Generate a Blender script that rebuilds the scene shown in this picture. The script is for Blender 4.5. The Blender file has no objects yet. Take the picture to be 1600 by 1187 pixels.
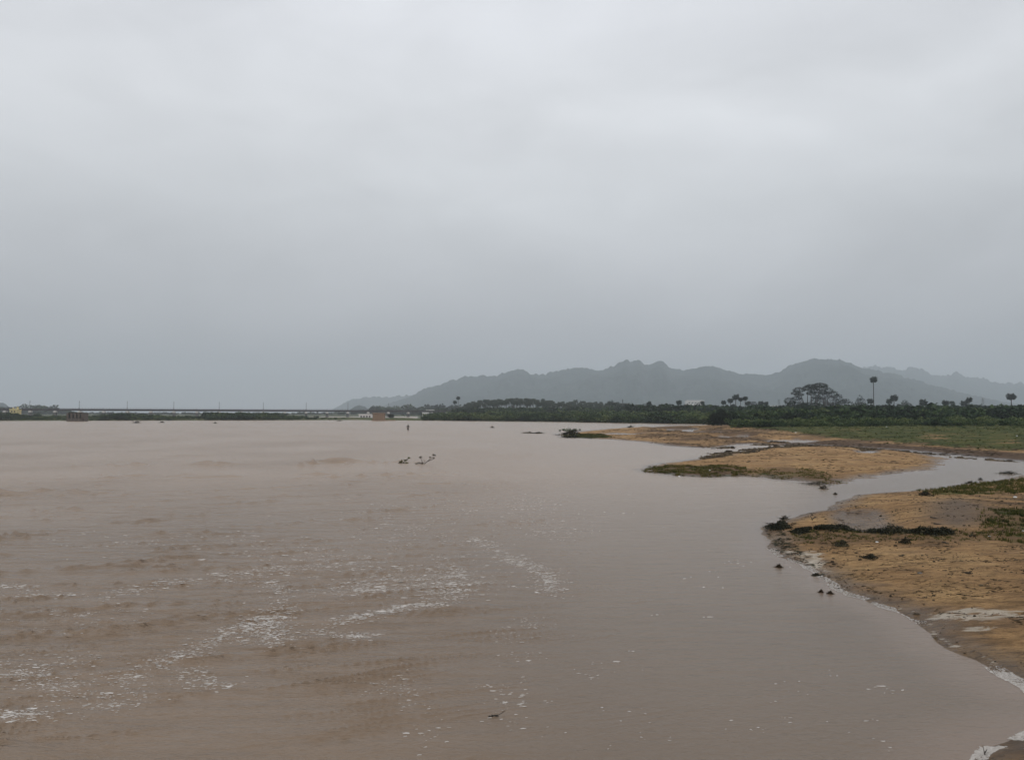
import bpy, math, random
import numpy as np
from mathutils import Vector, Matrix
random.seed(7)
rng = np.random.default_rng(7)
S = bpy.context.scene
COL = S.collection

# ------------------------------------------------------------------ camera, world, sun, exposure
F, CX, CY, HOR, EYE = 1305.0, 800.0, 593.5, 645.0, 4.0
PITCH = math.atan((HOR - CY) / F)
cam_d = bpy.data.cameras.new("camera")
cam_d.sensor_width = 36.0
cam_d.lens = F / 1600 * 36.0
cam_d.clip_start, cam_d.clip_end = 0.1, 30000
cam = bpy.data.objects.new("camera", cam_d)
COL.objects.link(cam)
cam.location = (0, 0, EYE)
cam.rotation_euler = (math.pi / 2 + PITCH, 0, 0)
S.camera = cam

SUN_EL, SUN_AZ = math.radians(58), math.radians(200)
world = bpy.data.worlds.new("World")
S.world = world
world.use_nodes = True
W = world.node_tree
W.nodes.clear()


def nd(t, kind, **kw):
    n = t.nodes.new(kind)
    for k, v in kw.items():
        if k in n.inputs:
            n.inputs[k].default_value = v
        else:
            setattr(n, k, v)
    return n


wo = nd(W, 'ShaderNodeOutputWorld')
bg = nd(W, 'ShaderNodeBackground')
bg.inputs['Strength'].default_value = 0.1
sky = nd(W, 'ShaderNodeTexSky', sky_type='NISHITA', sun_disc=False, sun_elevation=SUN_EL, sun_rotation=SUN_AZ)
tc = nd(W, 'ShaderNodeTexCoord')
sep = nd(W, 'ShaderNodeSeparateXYZ')
W.links.new(tc.outputs['Generated'], sep.inputs[0])
ramp = nd(W, 'ShaderNodeValToRGB')
el = ramp.color_ramp.elements
stops = [(0.0, (.44, .41, .43)), (0.05, (.49, .475, .50)), (0.12, (.60, .605, .63)), (0.24, (.72, .74, .765)),
         (0.34, (.81, .83, .86)), (0.44, (.81, .83, .87)), (1.0, (.84, .855, .88))]
el[0].position, el[0].color = stops[0][0], (*stops[0][1], 1)
el[1].position, el[1].color = stops[-1][0], (*stops[-1][1], 1)
for p, c in stops[1:-1]:
    e = el.new(p)
    e.color = (*c, 1)
W.links.new(sep.outputs['Z'], ramp.inputs[0])
mp = nd(W, 'ShaderNodeMapping')
mp.inputs['Scale'].default_value = (1.0, 1.0, 2.3)
mp.inputs['Rotation'].default_value = (0.12, -0.16, 0)
mp.inputs['Location'].default_value = (3.1, 1.7, .4)
W.links.new(tc.outputs['Generated'], mp.inputs[0])
n1 = nd(W, 'ShaderNodeTexNoise', noise_dimensions='3D')
n1.inputs['Scale'].default_value = 2.3
n1.inputs['Detail'].default_value = 5
n1.inputs['Roughness'].default_value = 0.42
n1.inputs['Distortion'].default_value = 0.5
W.links.new(mp.outputs[0], n1.inputs['Vector'])
mr = nd(W, 'ShaderNodeMapRange')
for k, v in (('From Min', .33), ('From Max', .67), ('To Min', 8.7), ('To Max', 11.0)):
    mr.inputs[k].default_value = v
W.links.new(n1.outputs['Fac'], mr.inputs['Value'])
n2 = nd(W, 'ShaderNodeTexNoise', noise_dimensions='3D')
n2.inputs['Scale'].default_value = 6.5
n2.inputs['Detail'].default_value = 6
n2.inputs['Roughness'].default_value = 0.5
n2.inputs['Distortion'].default_value = 0.8
W.links.new(mp.outputs[0], n2.inputs['Vector'])
mr2 = nd(W, 'ShaderNodeMapRange')
for k, v in (('From Min', .3), ('From Max', .7), ('To Min', .965), ('To Max', 1.035)):
    mr2.inputs[k].default_value = v
W.links.new(n2.outputs['Fac'], mr2.inputs['Value'])
mm_ = nd(W, 'ShaderNodeMath', operation='MULTIPLY')
W.links.new(mr.outputs[0], mm_.inputs[0])
W.links.new(mr2.outputs[0], mm_.inputs[1])
vs = nd(W, 'ShaderNodeVectorMath', operation='SCALE')
W.links.new(ramp.outputs[0], vs.inputs[0])
W.links.new(mm_.outputs[0], vs.inputs['Scale'])
mx = nd(W, 'ShaderNodeMix', data_type='RGBA')
mx.inputs[0].default_value = 0.96
W.links.new(sky.outputs[0], mx.inputs[6])
W.links.new(vs.outputs[0], mx.inputs[7])
W.links.new(mx.outputs[2], bg.inputs['Color'])
W.links.new(bg.outputs[0], wo.inputs['Surface'])

sun_d = bpy.data.lights.new("sun", 'SUN')
sun_d.energy = 0.6
sun_d.angle = math.radians(25)
sun_d.color = (1, .96, .9)
sun = bpy.data.objects.new("sun", sun_d)
COL.objects.link(sun)
# direction towards the sun: same azimuth as the sky's sun_rotation (0 = +Y, clockwise)
sd = Vector((math.sin(SUN_AZ) * math.cos(SUN_EL), math.cos(SUN_AZ) * math.cos(SUN_EL), math.sin(SUN_EL)))
sun.rotation_euler = sd.to_track_quat('Z', 'Y').to_euler()
S.view_settings.view_transform = 'Standard'
S.view_settings.look = 'None'
S.view_settings.exposure = 0.0
S.view_settings.gamma = 1.0
S.view_settings.use_curve_mapping = False
S.cycles.max_bounces = 6
S.cycles.volume_bounces = 1
S.cycles.transparent_max_bounces = 4


# ------------------------------------------------------------------ helpers
def G(px, py, z=0.0):
    """photo pixel -> point on the level z (where that thing stands in the place)"""
    a, b = (px - CX) / F, (CY - py) / F
    dy = math.cos(PITCH) - b * math.sin(PITCH)
    dz = math.sin(PITCH) + b * math.cos(PITCH)
    t = (z - EYE) / dz
    return (a * t, dy * t)


def P3(px, py, Y):
    a, b = (px - CX) / F, (CY - py) / F
    dy = math.cos(PITCH) - b * math.sin(PITCH)
    dz = math.sin(PITCH) + b * math.cos(PITCH)
    t = Y / dy
    return (a * t, Y, EYE + dz * t)


def gp(poly):
    return np.array([G(*p) for p in poly])


_perm = rng.permutation(512)
_perm = np.concatenate([_perm, _perm, _perm])
_gr = rng.uniform(0, 2 * math.pi, 512)
_gx, _gy = np.cos(_gr), np.sin(_gr)


def perlin(x, y):
    xi, yi = np.floor(x).astype(np.int64), np.floor(y).astype(np.int64)
    xf, yf = x - xi, y - yi
    u, v = xf ** 3 * (xf * (xf * 6 - 15) + 10), yf ** 3 * (yf * (yf * 6 - 15) + 10)

    def g(i, j, dx, dy):
        h = _perm[(_perm[(xi + i) & 511] + (yi + j)) & 511]
        return _gx[h] * dx + _gy[h] * dy
    a = g(0, 0, xf, yf)
    b = g(1, 0, xf - 1, yf)
    c = g(0, 1, xf, yf - 1)
    d = g(1, 1, xf - 1, yf - 1)
    return (a + u * (b - a)) * (1 - v) + (c + u * (d - c)) * v * 1.0


def fbm(x, y, sc, oc=4, ga=.5):
    r, a = 0, 1.0
    for i in range(oc):
        r = r + a * perlin(x / sc + 17.3 * i, y / sc - 9.1 * i)
        sc, a = sc * .5, a * ga
    return r


def sdf(X, Y, poly):
    """signed distance, positive inside"""
    n = len(poly)
    d = np.full(X.shape, 1e18)
    ins = np.zeros(X.shape, bool)
    for i in range(n):
        ax, ay = poly[i]
        bx, by = poly[(i + 1) % n]
        ex, ey = bx - ax, by - ay
        wx, wy = X - ax, Y - ay
        t = np.clip((wx * ex + wy * ey) / (ex * ex + ey * ey + 1e-12), 0, 1)
        d = np.minimum(d, (wx - ex * t) ** 2 + (wy - ey * t) ** 2)
        if ay != by:
            c = ((ay <= Y) != (by <= Y)) & (X < (bx - ax) * (Y - ay) / (by - ay) + ax)
            ins ^= c
    d = np.sqrt(d)
    return np.where(ins, d, -d)


def sstep(a, b, x):
    t = np.clip((x - a) / (b - a), 0, 1)
    return t * t * (3 - 2 * t)


def mesh_np(name, V, faces, mat=None, attrs=None, smooth=True):
    """V (n,3); faces (m,k) array or list of arrays with the same k"""
    me = bpy.data.meshes.new(name)
    V = np.asarray(V, np.float32)
    fl = faces if isinstance(faces, list) else [faces]
    fl = [np.asarray(f, np.int32) for f in fl if len(f)]
    me.vertices.add(len(V))
    me.vertices.foreach_set('co', V.ravel())
    tot = sum(f.size for f in fl)
    nf = sum(len(f) for f in fl)
    me.loops.add(tot)
    me.loops.foreach_set('vertex_index', np.concatenate([f.ravel() for f in fl]))
    me.polygons.add(nf)
    st, o = [], 0
    for f in fl:
        k = f.shape[1]
        st.append(o + np.arange(len(f)) * k)
        o += f.size
    me.polygons.foreach_set('loop_start', np.concatenate(st).astype(np.int32))
    me.update(calc_edges=True)
    me.validate()
    if smooth:
        me.polygons.foreach_set('use_smooth', np.ones(len(me.polygons), bool))
    if attrs:
        for k, a in attrs.items():
            at = me.attributes.new(k, 'FLOAT', 'POINT')
            at.data.foreach_set('value', np.asarray(a, np.float32))
    if mat:
        me.materials.append(mat)
    return me


def link(name, me, parent=None, loc=None, label=None, cat=None, group=None, kind=None, rz=0.0, sc=None):
    o = bpy.data.objects.new(name, me)
    COL.objects.link(o)
    if parent:
        o.parent = parent
    if loc is not None:
        o.location = loc
    if rz:
        o.rotation_euler = (0, 0, rz)
    if sc is not None:
        o.scale = (sc, sc, sc) if not hasattr(sc, '__len__') else sc
    for k, v in (('label', label), ('category', cat), ('group', group), ('kind', kind)):
        if v:
            o[k] = v
    return o


class MB:
    """small mesh collector: verts + polygons + per-vertex tint"""

    def __init__(s):
        s.v, s.f, s.t = [], [], []

    def poly(s, pts, tint=.5):
        i = len(s.v)
        s.v += [tuple(p) for p in pts]
        s.f.append(list(range(i, i + len(pts))))
        s.t += [tint] * len(pts)

    def box(s, x0, x1, y0, y1, z0, z1, tint=.5, rz=0.0, c=(0, 0)):
        i = len(s.v)
        ca, sa = math.cos(rz), math.sin(rz)
        for z in (z0, z1):
            for x, y in ((x0, y0), (x1, y0), (x1, y1), (x0, y1)):
                s.v.append((c[0] + x * ca - y * sa, c[1] + x * sa + y * ca, z))
        s.f += [[i + a for a in q] for q in ((3, 2, 1, 0), (4, 5, 6, 7), (0, 1, 5, 4), (1, 2, 6, 5), (2, 3, 7, 6), (3, 0, 4, 7))]
        s.t += [tint] * 8

    def tube(s, pts, rad, n=6, tint=.5, cap=True):
        pts = [Vector(p) for p in pts]
        rings = []
        for i, p in enumerate(pts):
            d = (pts[min(i + 1, len(pts) - 1)] - pts[max(i - 1, 0)])
            if d.length < 1e-9:
                d = Vector((0, 0, 1))
            d.normalize()
            a = d.cross(Vector((0.31, .17, .93)))
            if a.length < .05:
                a = d.cross(Vector((1, 0, 0)))
            a.normalize()
            b = d.cross(a)
            r = rad[i] if hasattr(rad, '__len__') else rad
            base = len(s.v)
            for k in range(n):
                w = 2 * math.pi * k / n
                q = p + a * (math.cos(w) * r) + b * (math.sin(w) * r)
                s.v.append(tuple(q))
                s.t.append(tint)
            rings.append(base)
        for i in range(len(rings) - 1):
            for k in range(n):
                s.f.append([rings[i] + k, rings[i] + (k + 1) % n, rings[i + 1] + (k + 1) % n, rings[i + 1] + k])
        if cap:
            s.f.append([rings[0] + k for k in range(n)][::-1])
            s.f.append([rings[-1] + k for k in range(n)])

    def mesh(s, name, mat, smooth=False):
        me = bpy.data.meshes.new(name)
        me.from_pydata(s.v, [], s.f)
        me.update()
        at = me.attributes.new('tint', 'FLOAT', 'POINT')
        at.data.foreach_set('value', np.array(s.t, np.float32))
        if smooth:
            me.polygons.foreach_set('use_smooth', np.ones(len(me.polygons), bool))
        if mat:
            me.materials.append(mat)
        return me


def scatter_mesh(name, protos, pos, rz, sc, tint, mat, smooth=False):
    """join many placed copies of quad/tri protos (V,F4 arrays) into one mesh"""
    Vs, Fs, Ts, off = [], [], [], 0
    pos, rz, sc, tint = map(np.asarray, (pos, rz, sc, tint))
    if sc.ndim == 1:
        sc = np.stack([sc] * 3, 1)
    pick = rng.integers(0, len(protos), len(pos))
    for k, (pv, pf, pt) in enumerate(protos):
        m = pick == k
        if not m.any():
            continue
        p, r, s_, t_ = pos[m], rz[m], sc[m], tint[m]
        v = pv[None] * s_[:, None]
        c, s = np.cos(r)[:, None], np.sin(r)[:, None]
        o = np.empty_like(v)
        o[..., 0] = v[..., 0] * c - v[..., 1] * s + p[:, None, 0]
        o[..., 1] = v[..., 0] * s + v[..., 1] * c + p[:, None, 1]
        o[..., 2] = v[..., 2] + p[:, None, 2]
        n = len(p)
        Vs.append(o.reshape(-1, 3))
        Fs.append((pf[None] + (np.arange(n) * len(pv))[:, None, None] + off).reshape(-1, pf.shape[1]))
        Ts.append((t_[:, None] + pt[None]).ravel())
        off += n * len(pv)
    return mesh_np(name, np.concatenate(Vs), np.concatenate(Fs), mat, {'tint': np.concatenate(Ts)}, smooth)


def leaf_quads(cent, size, flat=0.0, aspect=1.0):
    """random oriented quads around centres -> V,F"""
    n = len(cent)
    a = rng.normal(size=(n, 3))
    a /= np.linalg.norm(a, axis=1)[:, None]
    b = rng.normal(size=(n, 3))
    if flat:
        nrm = rng.normal(size=(n, 3)) * (1 - flat)
        nrm[:, 2] += 1
        nrm /= np.linalg.norm(nrm, axis=1)[:, None]
        a = np.cross(nrm, b)
        a /= np.linalg.norm(a, axis=1)[:, None]
        b = np.cross(nrm, a)
    else:
        b = np.cross(a, b)
        b /= np.linalg.norm(b, axis=1)[:, None]
    s = np.asarray(size).reshape(-1, 1) * np.ones((n, 1)) * rng.uniform(.6, 1.3, (n, 1))
    a, b = a * s * aspect, b * s / aspect
    k = rng.uniform(.3, .9, (n, 1))
    V = np.stack([cent - a, cent - b * k, cent + a, cent + b * k], 1).reshape(-1, 3)
    Fq = np.arange(n * 4).reshape(-1, 4)
    return V, Fq


# ------------------------------------------------------------------ materials
def mat_new(name):
    m = bpy.data.materials.new(name)
    m.use_nodes = True
    t = m.node_tree
    b = t.nodes['Principled BSDF']
    return m, t, b


def noise(t, scale, detail=4, rough=.55, vec=None, stretch=None, dist=0.0):
    n = nd(t, 'ShaderNodeTexNoise')
    n.inputs['Scale'].default_value = scale
    n.inputs['Detail'].default_value = detail
    n.inputs['Roughness'].default_value = rough
    n.inputs['Distortion'].default_value = dist
    if vec is None:
        c = nd(t, 'ShaderNodeTexCoord')
        vec = c.outputs['Object']
    if stretch:
        m = nd(t, 'ShaderNodeMapping')
        m.inputs['Scale'].default_value = stretch
        t.links.new(vec, m.inputs[0])
        vec = m.outputs[0]
    t.links.new(vec, n.inputs['Vector'])
    return n.outputs['Fac']


def rampn(t, fac, stops):
    r = nd(t, 'ShaderNodeValToRGB')
    e = r.color_ramp.elements
    e[0].position, e[0].color = stops[0][0], (*stops[0][1], 1)
    e[1].position, e[1].color = stops[-1][0], (*stops[-1][1], 1)
    for p, c in stops[1:-1]:
        q = e.new(p)
        q.color = (*c, 1)
    t.links.new(fac, r.inputs[0])
    return r.outputs[0]


def mrange(t, v, a, b, c=0.0, d=1.0):
    m = nd(t, 'ShaderNodeMapRange')
    for k, x in (('From Min', a), ('From Max', b), ('To Min', c), ('To Max', d)):
        m.inputs[k].default_value = x
    t.links.new(v, m.inputs['Value'])
    return m.outputs[0]


def mixc(t, f, a, b, mode='MIX'):
    m = nd(t, 'ShaderNodeMix', data_type='RGBA', blend_type=mode)
    for i, v in ((0, f), (6, a), (7, b)):
        if isinstance(v, bpy.types.NodeSocket):
            t.links.new(v, m.inputs[i])
        elif i == 0:
            m.inputs[0].default_value = v
        else:
            m.inputs[i].default_value = (*v, 1)
    return m.outputs[2]


def math_n(t, op, a, b=None, c=None):
    m = nd(t, 'ShaderNodeMath', operation=op)
    for i, v in enumerate((a, b, c)):
        if v is None:
            continue
        if isinstance(v, bpy.types.NodeSocket):
            t.links.new(v, m.inputs[i])
        else:
            m.inputs[i].default_value = v
    return m.outputs[0]


def attr(t, name):
    return nd(t, 'ShaderNodeAttribute', attribute_name=name).outputs['Fac']


def bump(t, b, h, strength=.5, dist=.05, prev=None):
    n = nd(t, 'ShaderNodeBump')
    n.inputs['Distance'].default_value = dist
    if isinstance(strength, bpy.types.NodeSocket):
        t.links.new(strength, n.inputs['Strength'])
    else:
        n.inputs['Strength'].default_value = strength
    t.links.new(h, n.inputs['Height'])
    if prev is not None:
        t.links.new(prev, n.inputs['Normal'])
    if b is not None:
        t.links.new(n.outputs[0], b.inputs['Normal'])
    return n.outputs[0]


def foliage(name, stops, nscale=.6, rough=.75):
    m, t, b = mat_new(name)
    f = math_n(t, 'ADD', attr(t, 'tint'), math_n(t, 'MULTIPLY', math_n(t, 'SUBTRACT', noise(t, nscale, 3), .5), .9))
    c = rampn(t, f, stops)
    t.links.new(c, b.inputs['Base Color'])
    b.inputs['Roughness'].default_value = rough
    b.inputs['Specular IOR Level'].default_value = .08
    return m


def plain(name, col, rough=.8, nscale=2.0, amp=.35, spec=.3):
    m, t, b = mat_new(name)
    c = rampn(t, noise(t, nscale, 5, .6), [(.3, tuple(x * (1 - amp) for x in col)), (.7, tuple(min(1, x * (1 + amp)) for x in col))])
    t.links.new(c, b.inputs['Base Color'])
    b.inputs['Roughness'].default_value = rough
    b.inputs['Specular IOR Level'].default_value = spec
    bump(t, b, noise(t, nscale * 6, 4), .4, .02)
    return m


M_SCRUB = foliage('scrub_leaves', [(.1, (.014, .022, .013)), (.45, (.028, .050, .024)), (.75, (.055, .085, .032)), (1.0, (.10, .125, .045))], .08)
M_DARKLEAF = foliage('dark_leaves', [(.1, (.010, .014, .010)), (.6, (.020, .028, .018)), (1, (.035, .045, .026))], .3)
M_PALM = foliage('palm_fronds', [(.1, (.016, .024, .018)), (.6, (.030, .042, .028)), (1, (.055, .065, .038))], .2)
M_GRASS = foliage('grass_blades', [(.1, (.018, .024, .007)), (.5, (.048, .056, .014)), (.85, (.095, .098, .024)), (1.0, (.16, .12, .045))], .5)
M_DRY = foliage('dead_weed', [(.1, (.020, .015, .010)), (.55, (.060, .044, .028)), (1, (.12, .09, .055))], 3.0)
M_WEED = foliage('wet_weed', [(.1, (.012, .013, .009)), (.5, (.030, .032, .019)), (.8, (.065, .062, .035)), (1.0, (.12, .10, .06))], 2.5, .5)
M_BARK = plain('bark', (.075, .065, .055), .9, 3.0)
M_PALEBARK = plain('pale_bark', (.16, .14, .12), .9, 3.0)
M_CONC = plain('weathered_concrete', (.62, .60, .57), .85, .6, .2)
M_STEEL = plain('painted_girder_steel', (.060, .052, .055), .6, .8, .25)
M_PIER = plain('pier_masonry', (.10, .098, .095), .9, .5, .3)
M_CREAM = plain('cream_plaster', (.66, .55, .26), .85, .4, .12)
M_WHITE = plain('white_plaster', (.72, .70, .68), .8, .3, .1)
M_BRICK = plain('old_brick', (.27, .185, .125), .9, .8, .3)
M_RUIN = plain('ruined_masonry', (.10, .082, .068), .95, .9, .5)
M_DARKOPEN = plain('dark_opening', (.02, .02, .02), .9)
M_LITTER = plain('white_litter', (.78, .78, .76), .5, 8, .08)
M_STONE = plain('wet_stone', (.06, .052, .045), .5, 9, .4, .4)
M_SKIN = plain('skin', (.12, .07, .045), .6, 5, .1)
M_SHIRT = plain('dark_shirt', (.022, .02, .024), .85, 10, .2)
M_SHORTS = plain('dark_shorts', (.012, .012, .015), .8, 10, .2)
M_HAIR = plain('black_hair', (.008, .007, .007), .7, 20, .2)

# foam
M_FOAM, t, b = mat_new('foam')
t.links.new(mixc(t, attr(t, 'tint'), (.36, .32, .28), (.72, .68, .64)), b.inputs['Base Color'])
b.inputs['Roughness'].default_value = .6
bump(t, b, noise(t, 160, 3), .5, .01)

# river water
M_WATER, t, b = mat_new('muddy_water')
co = nd(t, 'ShaderNodeTexCoord').outputs['Object']
big = noise(t, .045, 4, .55, co, (1, .5, 1), .6)
sand_ = attr(t, 'shallow')
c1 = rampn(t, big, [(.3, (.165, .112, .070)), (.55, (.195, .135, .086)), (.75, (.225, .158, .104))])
c1 = mixc(t, attr(t, 'pale_mask'), mixc(t, .22, c1, (.06, .045, .03)), mixc(t, .55, c1, (.405, .29, .20)))  # base colour mixed paler with distance and towards the left, less at right
c2 = mixc(t, sand_, c1, (.20, .14, .098))
t.links.new(c2, b.inputs['Base Color'])
b.inputs['IOR'].default_value = 1.333
t.links.new(mrange(t, attr(t, 'calm'), 0, 1, .24, .17), b.inputs['Roughness'])
chop = attr(t, 'chop')
h1 = noise(t, 2.0, 6, .6, co, (.30, 1, 1), .3)
h2 = noise(t, 6.0, 4, .6, co, (.5, 1, 1), .4)
nb = bump(t, None, h1, math_n(t, 'MULTIPLY', chop, 1.0), .34)
nb2 = bump(t, None, h2, math_n(t, 'ADD', math_n(t, 'MULTIPLY', chop, .5), .25), .045, nb)
nb3 = bump(t, b, noise(t, 17.0, 5, .65, co, (.55, 1, 1), .5), math_n(t, 'ADD', math_n(t, 'MULTIPLY', chop, .4), .45), .02, nb2)

# ground: sand, wet sand, grass soil, debris
M_GROUND, t, b = mat_new('river_bank')
co = nd(t, 'ShaderNodeTexCoord').outputs['Object']
nz1 = noise(t, .35, 6, .6, co)
nz2 = noise(t, 2.2, 8, .7, co, (.5, 1.2, 1), .5)
nz3 = noise(t, 16.0, 8, .75, co, (.30, 1.3, 1), .4)
nz4 = noise(t, 38.0, 6, .8, co, (.6, 1, 1))
nfar = noise(t, .05, 5, .6, co)
sand = rampn(t, nz1, [(.32, (.35, .205, .092)), (.48, (.49, .295, .135)), (.66, (.64, .41, .19))])
sand = mixc(t, mrange(t, nz2, .44, .64, 0, .4), sand, (.19, .115, .058))
sand = mixc(t, mrange(t, nz3, .52, .60, 0, .45), sand, (.075, .046, .028))
sand = mixc(t, mrange(t, nz4, .38, .58, .35, 0), sand, (.13, .08, .045))
sand = mixc(t, mrange(t, noise(t, .8, 5, .6, co, (.4, 1, 1), .8), .52, .68, 0, .45), sand, (.19, .135, .10))
grey = rampn(t, nz2, [(.3, (.15, .105, .072)), (.7, (.225, .165, .118))])
sand = mixc(t, attr(t, 'grey'), sand, grey)
soil = rampn(t, nz2, [(.36, (.040, .026, .018)), (.5, (.110, .068, .042)), (.66, (.22, .145, .085))])
sand = mixc(t, attr(t, 'soil'), sand, soil)
grassc = rampn(t, noise(t, .28, 9, .78, co, (.6, 1, 1)), [(.36, (.020, .028, .007)), (.47, (.048, .064, .012)), (.55, (.092, .100, .022)), (.63, (.14, .105, .036)), (.73, (.23, .16, .07))])
gm = attr(t, 'grass')
gmask = mrange(t, math_n(t, 'ADD', gm, math_n(t, 'MULTIPLY', math_n(t, 'SUBTRACT', noise(t, .35, 9, .78, co), .5), 2.6)), .40, .62)
base = mixc(t, gmask, sand, grassc)
base = mixc(t, mrange(t, nz2, .46, .62, 0, .5), base, mixc(t, .55, base, (.03, .022, .012)))
base = mixc(t, mrange(t, nz3, .50, .60, 0, .5), base, mixc(t, .6, base, (.03, .02, .012)))
farc = rampn(t, nfar, [(.35, (.040, .055, .026)), (.55, (.075, .085, .040)), (.7, (.17, .14, .09))])
base = mixc(t, attr(t, 'far'), base, farc)
wet = attr(t, 'wet')
base = mixc(t, wet, base, mixc(t, .62, base, (.075, .052, .038)))
fm = attr(t, 'scum')
fmask = mrange(t, math_n(t, 'ADD', fm, math_n(t, 'MULTIPLY', math_n(t, 'SUBTRACT', noise(t, 2.4, 6, .65, co, (.6, 1.4, 1), 1.2), .5), 1.8)), .55, .75)
base = mixc(t, fmask, base, (.58, .50, .40))
t.links.new(base, b.inputs['Base Color'])
t.links.new(mrange(t, wet, 0, 1, .9, .24), b.inputs['Roughness'])
b.inputs['Specular IOR Level'].default_value = .12
bb = bump(t, None, nz2, 1.0, .22)
bb = bump(t, b, nz3, .9, .05, bb)

# hills
M_HILL, t, b = mat_new('hill_scrub')
co = nd(t, 'ShaderNodeTexCoord').outputs['Object']
hc = rampn(t, noise(t, .006, 8, .68, co), [(.3, (.006, .022, .020)), (.5, (.014, .032, .028)), (.62, (.034, .052, .044)), (.75, (.085, .095, .085))])
t.links.new(hc, b.inputs['Base Color'])
b.inputs['Roughness'].default_value = 1
bump(t, b, noise(t, .02, 6, .7, co), 1.0, 22)

# ------------------------------------------------------------------ land shapes traced on the ground
A = gp([(1600, 1083), (1572, 1062), (1538, 1032), (1482, 1012), (1452, 992), (1443, 972), (1420, 958), (1370, 945), (1320, 927),
        (1290, 907), (1262, 890), (1236, 878), (1212, 866), (1204, 850), (1196, 836), (1192, 824), (1215, 815), (1242, 806),
        (1290, 796), (1312, 783), (1335, 773), (1390, 769), (1440, 766), (1470, 763), (1500, 757), (1560, 751), (1600, 742),
        (1700, 737), (2300, 735), (2300, 1150), (1760, 1120), (1680, 1098)])
A2 = gp([(1500, 1215), (1532, 1174), (1602, 1143), (1700, 1120), (1760, 1105), (2200, 1150), (2000, 1400), (1480, 1420)])
B = gp([(1003, 733), (1012, 729), (1050, 722), (1100, 715), (1150, 708), (1200, 702), (1230, 698.5), (1300, 698.5), (1340, 700.5),
        (1400, 704), (1450, 710), (1478, 717), (1478, 726), (1460, 733), (1420, 738), (1350, 747), (1320, 752), (1300, 755),
        (1270, 753), (1230, 749), (1190, 745), (1130, 745), (1090, 745), (1050, 743), (1010, 738)])
D = gp([(868, 678), (885, 683), (920, 685.2), (960, 686.5), (1000, 690), (1030, 695), (1080, 699), (1120, 699.5),
        (1140, 696.5), (1175, 693.5), (1212, 696), (1250, 694), (1330, 698.5), (1400, 703), (1480, 709.5), (1540, 715.5),
        (1600, 721), (1700, 731), (2300, 734), (2300, 651), (1168, 651), (1152, 664.6), (1100, 664.4), (1040, 665.2),
        (1010, 668), (960, 669), (935, 671), (905, 674)])
FARR = gp([(652, 656.7), (700, 657.2), (760, 657.8), (800, 658.4), (880, 659.1), (950, 660.3), (1020, 661.4), (1090, 662.3),
           (1160, 663.5), (2300, 665), (2300, 647.2), (652, 647.2)])
LEFT = gp([(-900, 657.4), (0, 657.2), (100, 657.2), (200, 656.8), (330, 656.6), (480, 656.2), (560, 656), (600, 656.6), (668, 656.9),
           (668, 654.8), (560, 654.4), (520, 652.8), (400, 652.4), (-900, 651.8)])
PUD = [gp(p) for p in (
    [(932, 678.2), (960, 676.8), (1010, 677.8), (1014, 679.4), (960, 679.8)],
    [(1045, 671.4), (1088, 671), (1092, 674.6), (1045, 674.8)],
    [(1074, 675.6), (1125, 677), (1127, 679.6), (1080, 678)],
    [(1126, 682), (1165, 681.5), (1168, 685.6), (1130, 686)],
    [(1196, 688.2), (1245, 686.8), (1290, 689.6), (1250, 692), (1206, 691.4)],
    [(1318, 812), (1330, 803), (1352, 803), (1363, 812), (1372, 828), (1358, 839), (1335, 834)],
    [(1338, 705), (1360, 703.4), (1368, 709), (1350, 710.5)])]
GR_B = gp([(1000, 734), (1015, 728.5), (1080, 731), (1130, 732), (1168, 737), (1175, 747), (1100, 748), (1040, 746), (1005, 740)])
GR_B2 = gp([(1178, 741), (1220, 736), (1282, 740), (1305, 746), (1292, 757), (1230, 752), (1178, 747)])
GR_F = gp([(1168, 673), (1300, 688), (1400, 694), (1500, 702), (1600, 708), (2300, 720), (2300, 640 + 11), (1160, 651)])
GR_A = gp([(1446, 769), (1480, 764), (1530, 758), (1600, 751), (2300, 742), (2300, 776), (1600, 779), (1500, 783), (1450, 781)])
GR_A2 = gp([(1548, 815), (1600, 808), (2300, 800), (2300, 880), (1600, 872), (1572, 864), (1545, 850), (1540, 832)])
GR_A3 = gp([(1236, 838), (1300, 836), (1400, 842), (1540, 843), (1580, 862), (1400, 858), (1300, 862), (1240, 852)])
GR_D = gp([(876, 682), (900, 679), (940, 680), (960, 684.5), (900, 685.4)])
GREY_A = gp([(1452, 800), (1470, 790), (1500, 789), (1530, 798), (1545, 812), (1540, 830), (1500, 838), (1460, 830), (1450, 815)])
DRY = [gp(p) for p in ([(1425, 688), (1468, 679), (1512, 683), (1505, 694), (1440, 696)], [(1220, 664), (1300, 664), (1300, 670), (1225, 671)], [(1540, 694), (1620, 690), (1640, 702), (1560, 704)], [(1310, 676), (1350, 674), (1360, 681), (1320, 684)])]
SOIL_F = gp([(1190, 688), (1330, 692), (1480, 702), (1600, 710), (2300, 721), (2300, 737), (1600, 725), (1480, 714), (1330, 702), (1230, 699)])
SOIL_A = gp([(1500, 785), (1600, 779), (2300, 778), (2300, 800), (1600, 806), (1540, 812), (1520, 800)])
SOIL_D = gp([(1000, 660), (1170, 664), (1230, 680), (1400, 690), (1600, 702), (2300, 712), (2300, 735), (1600, 724), (1400, 706), (1250, 697), (1080, 702), (1030, 697), (1000, 684)])
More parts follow.
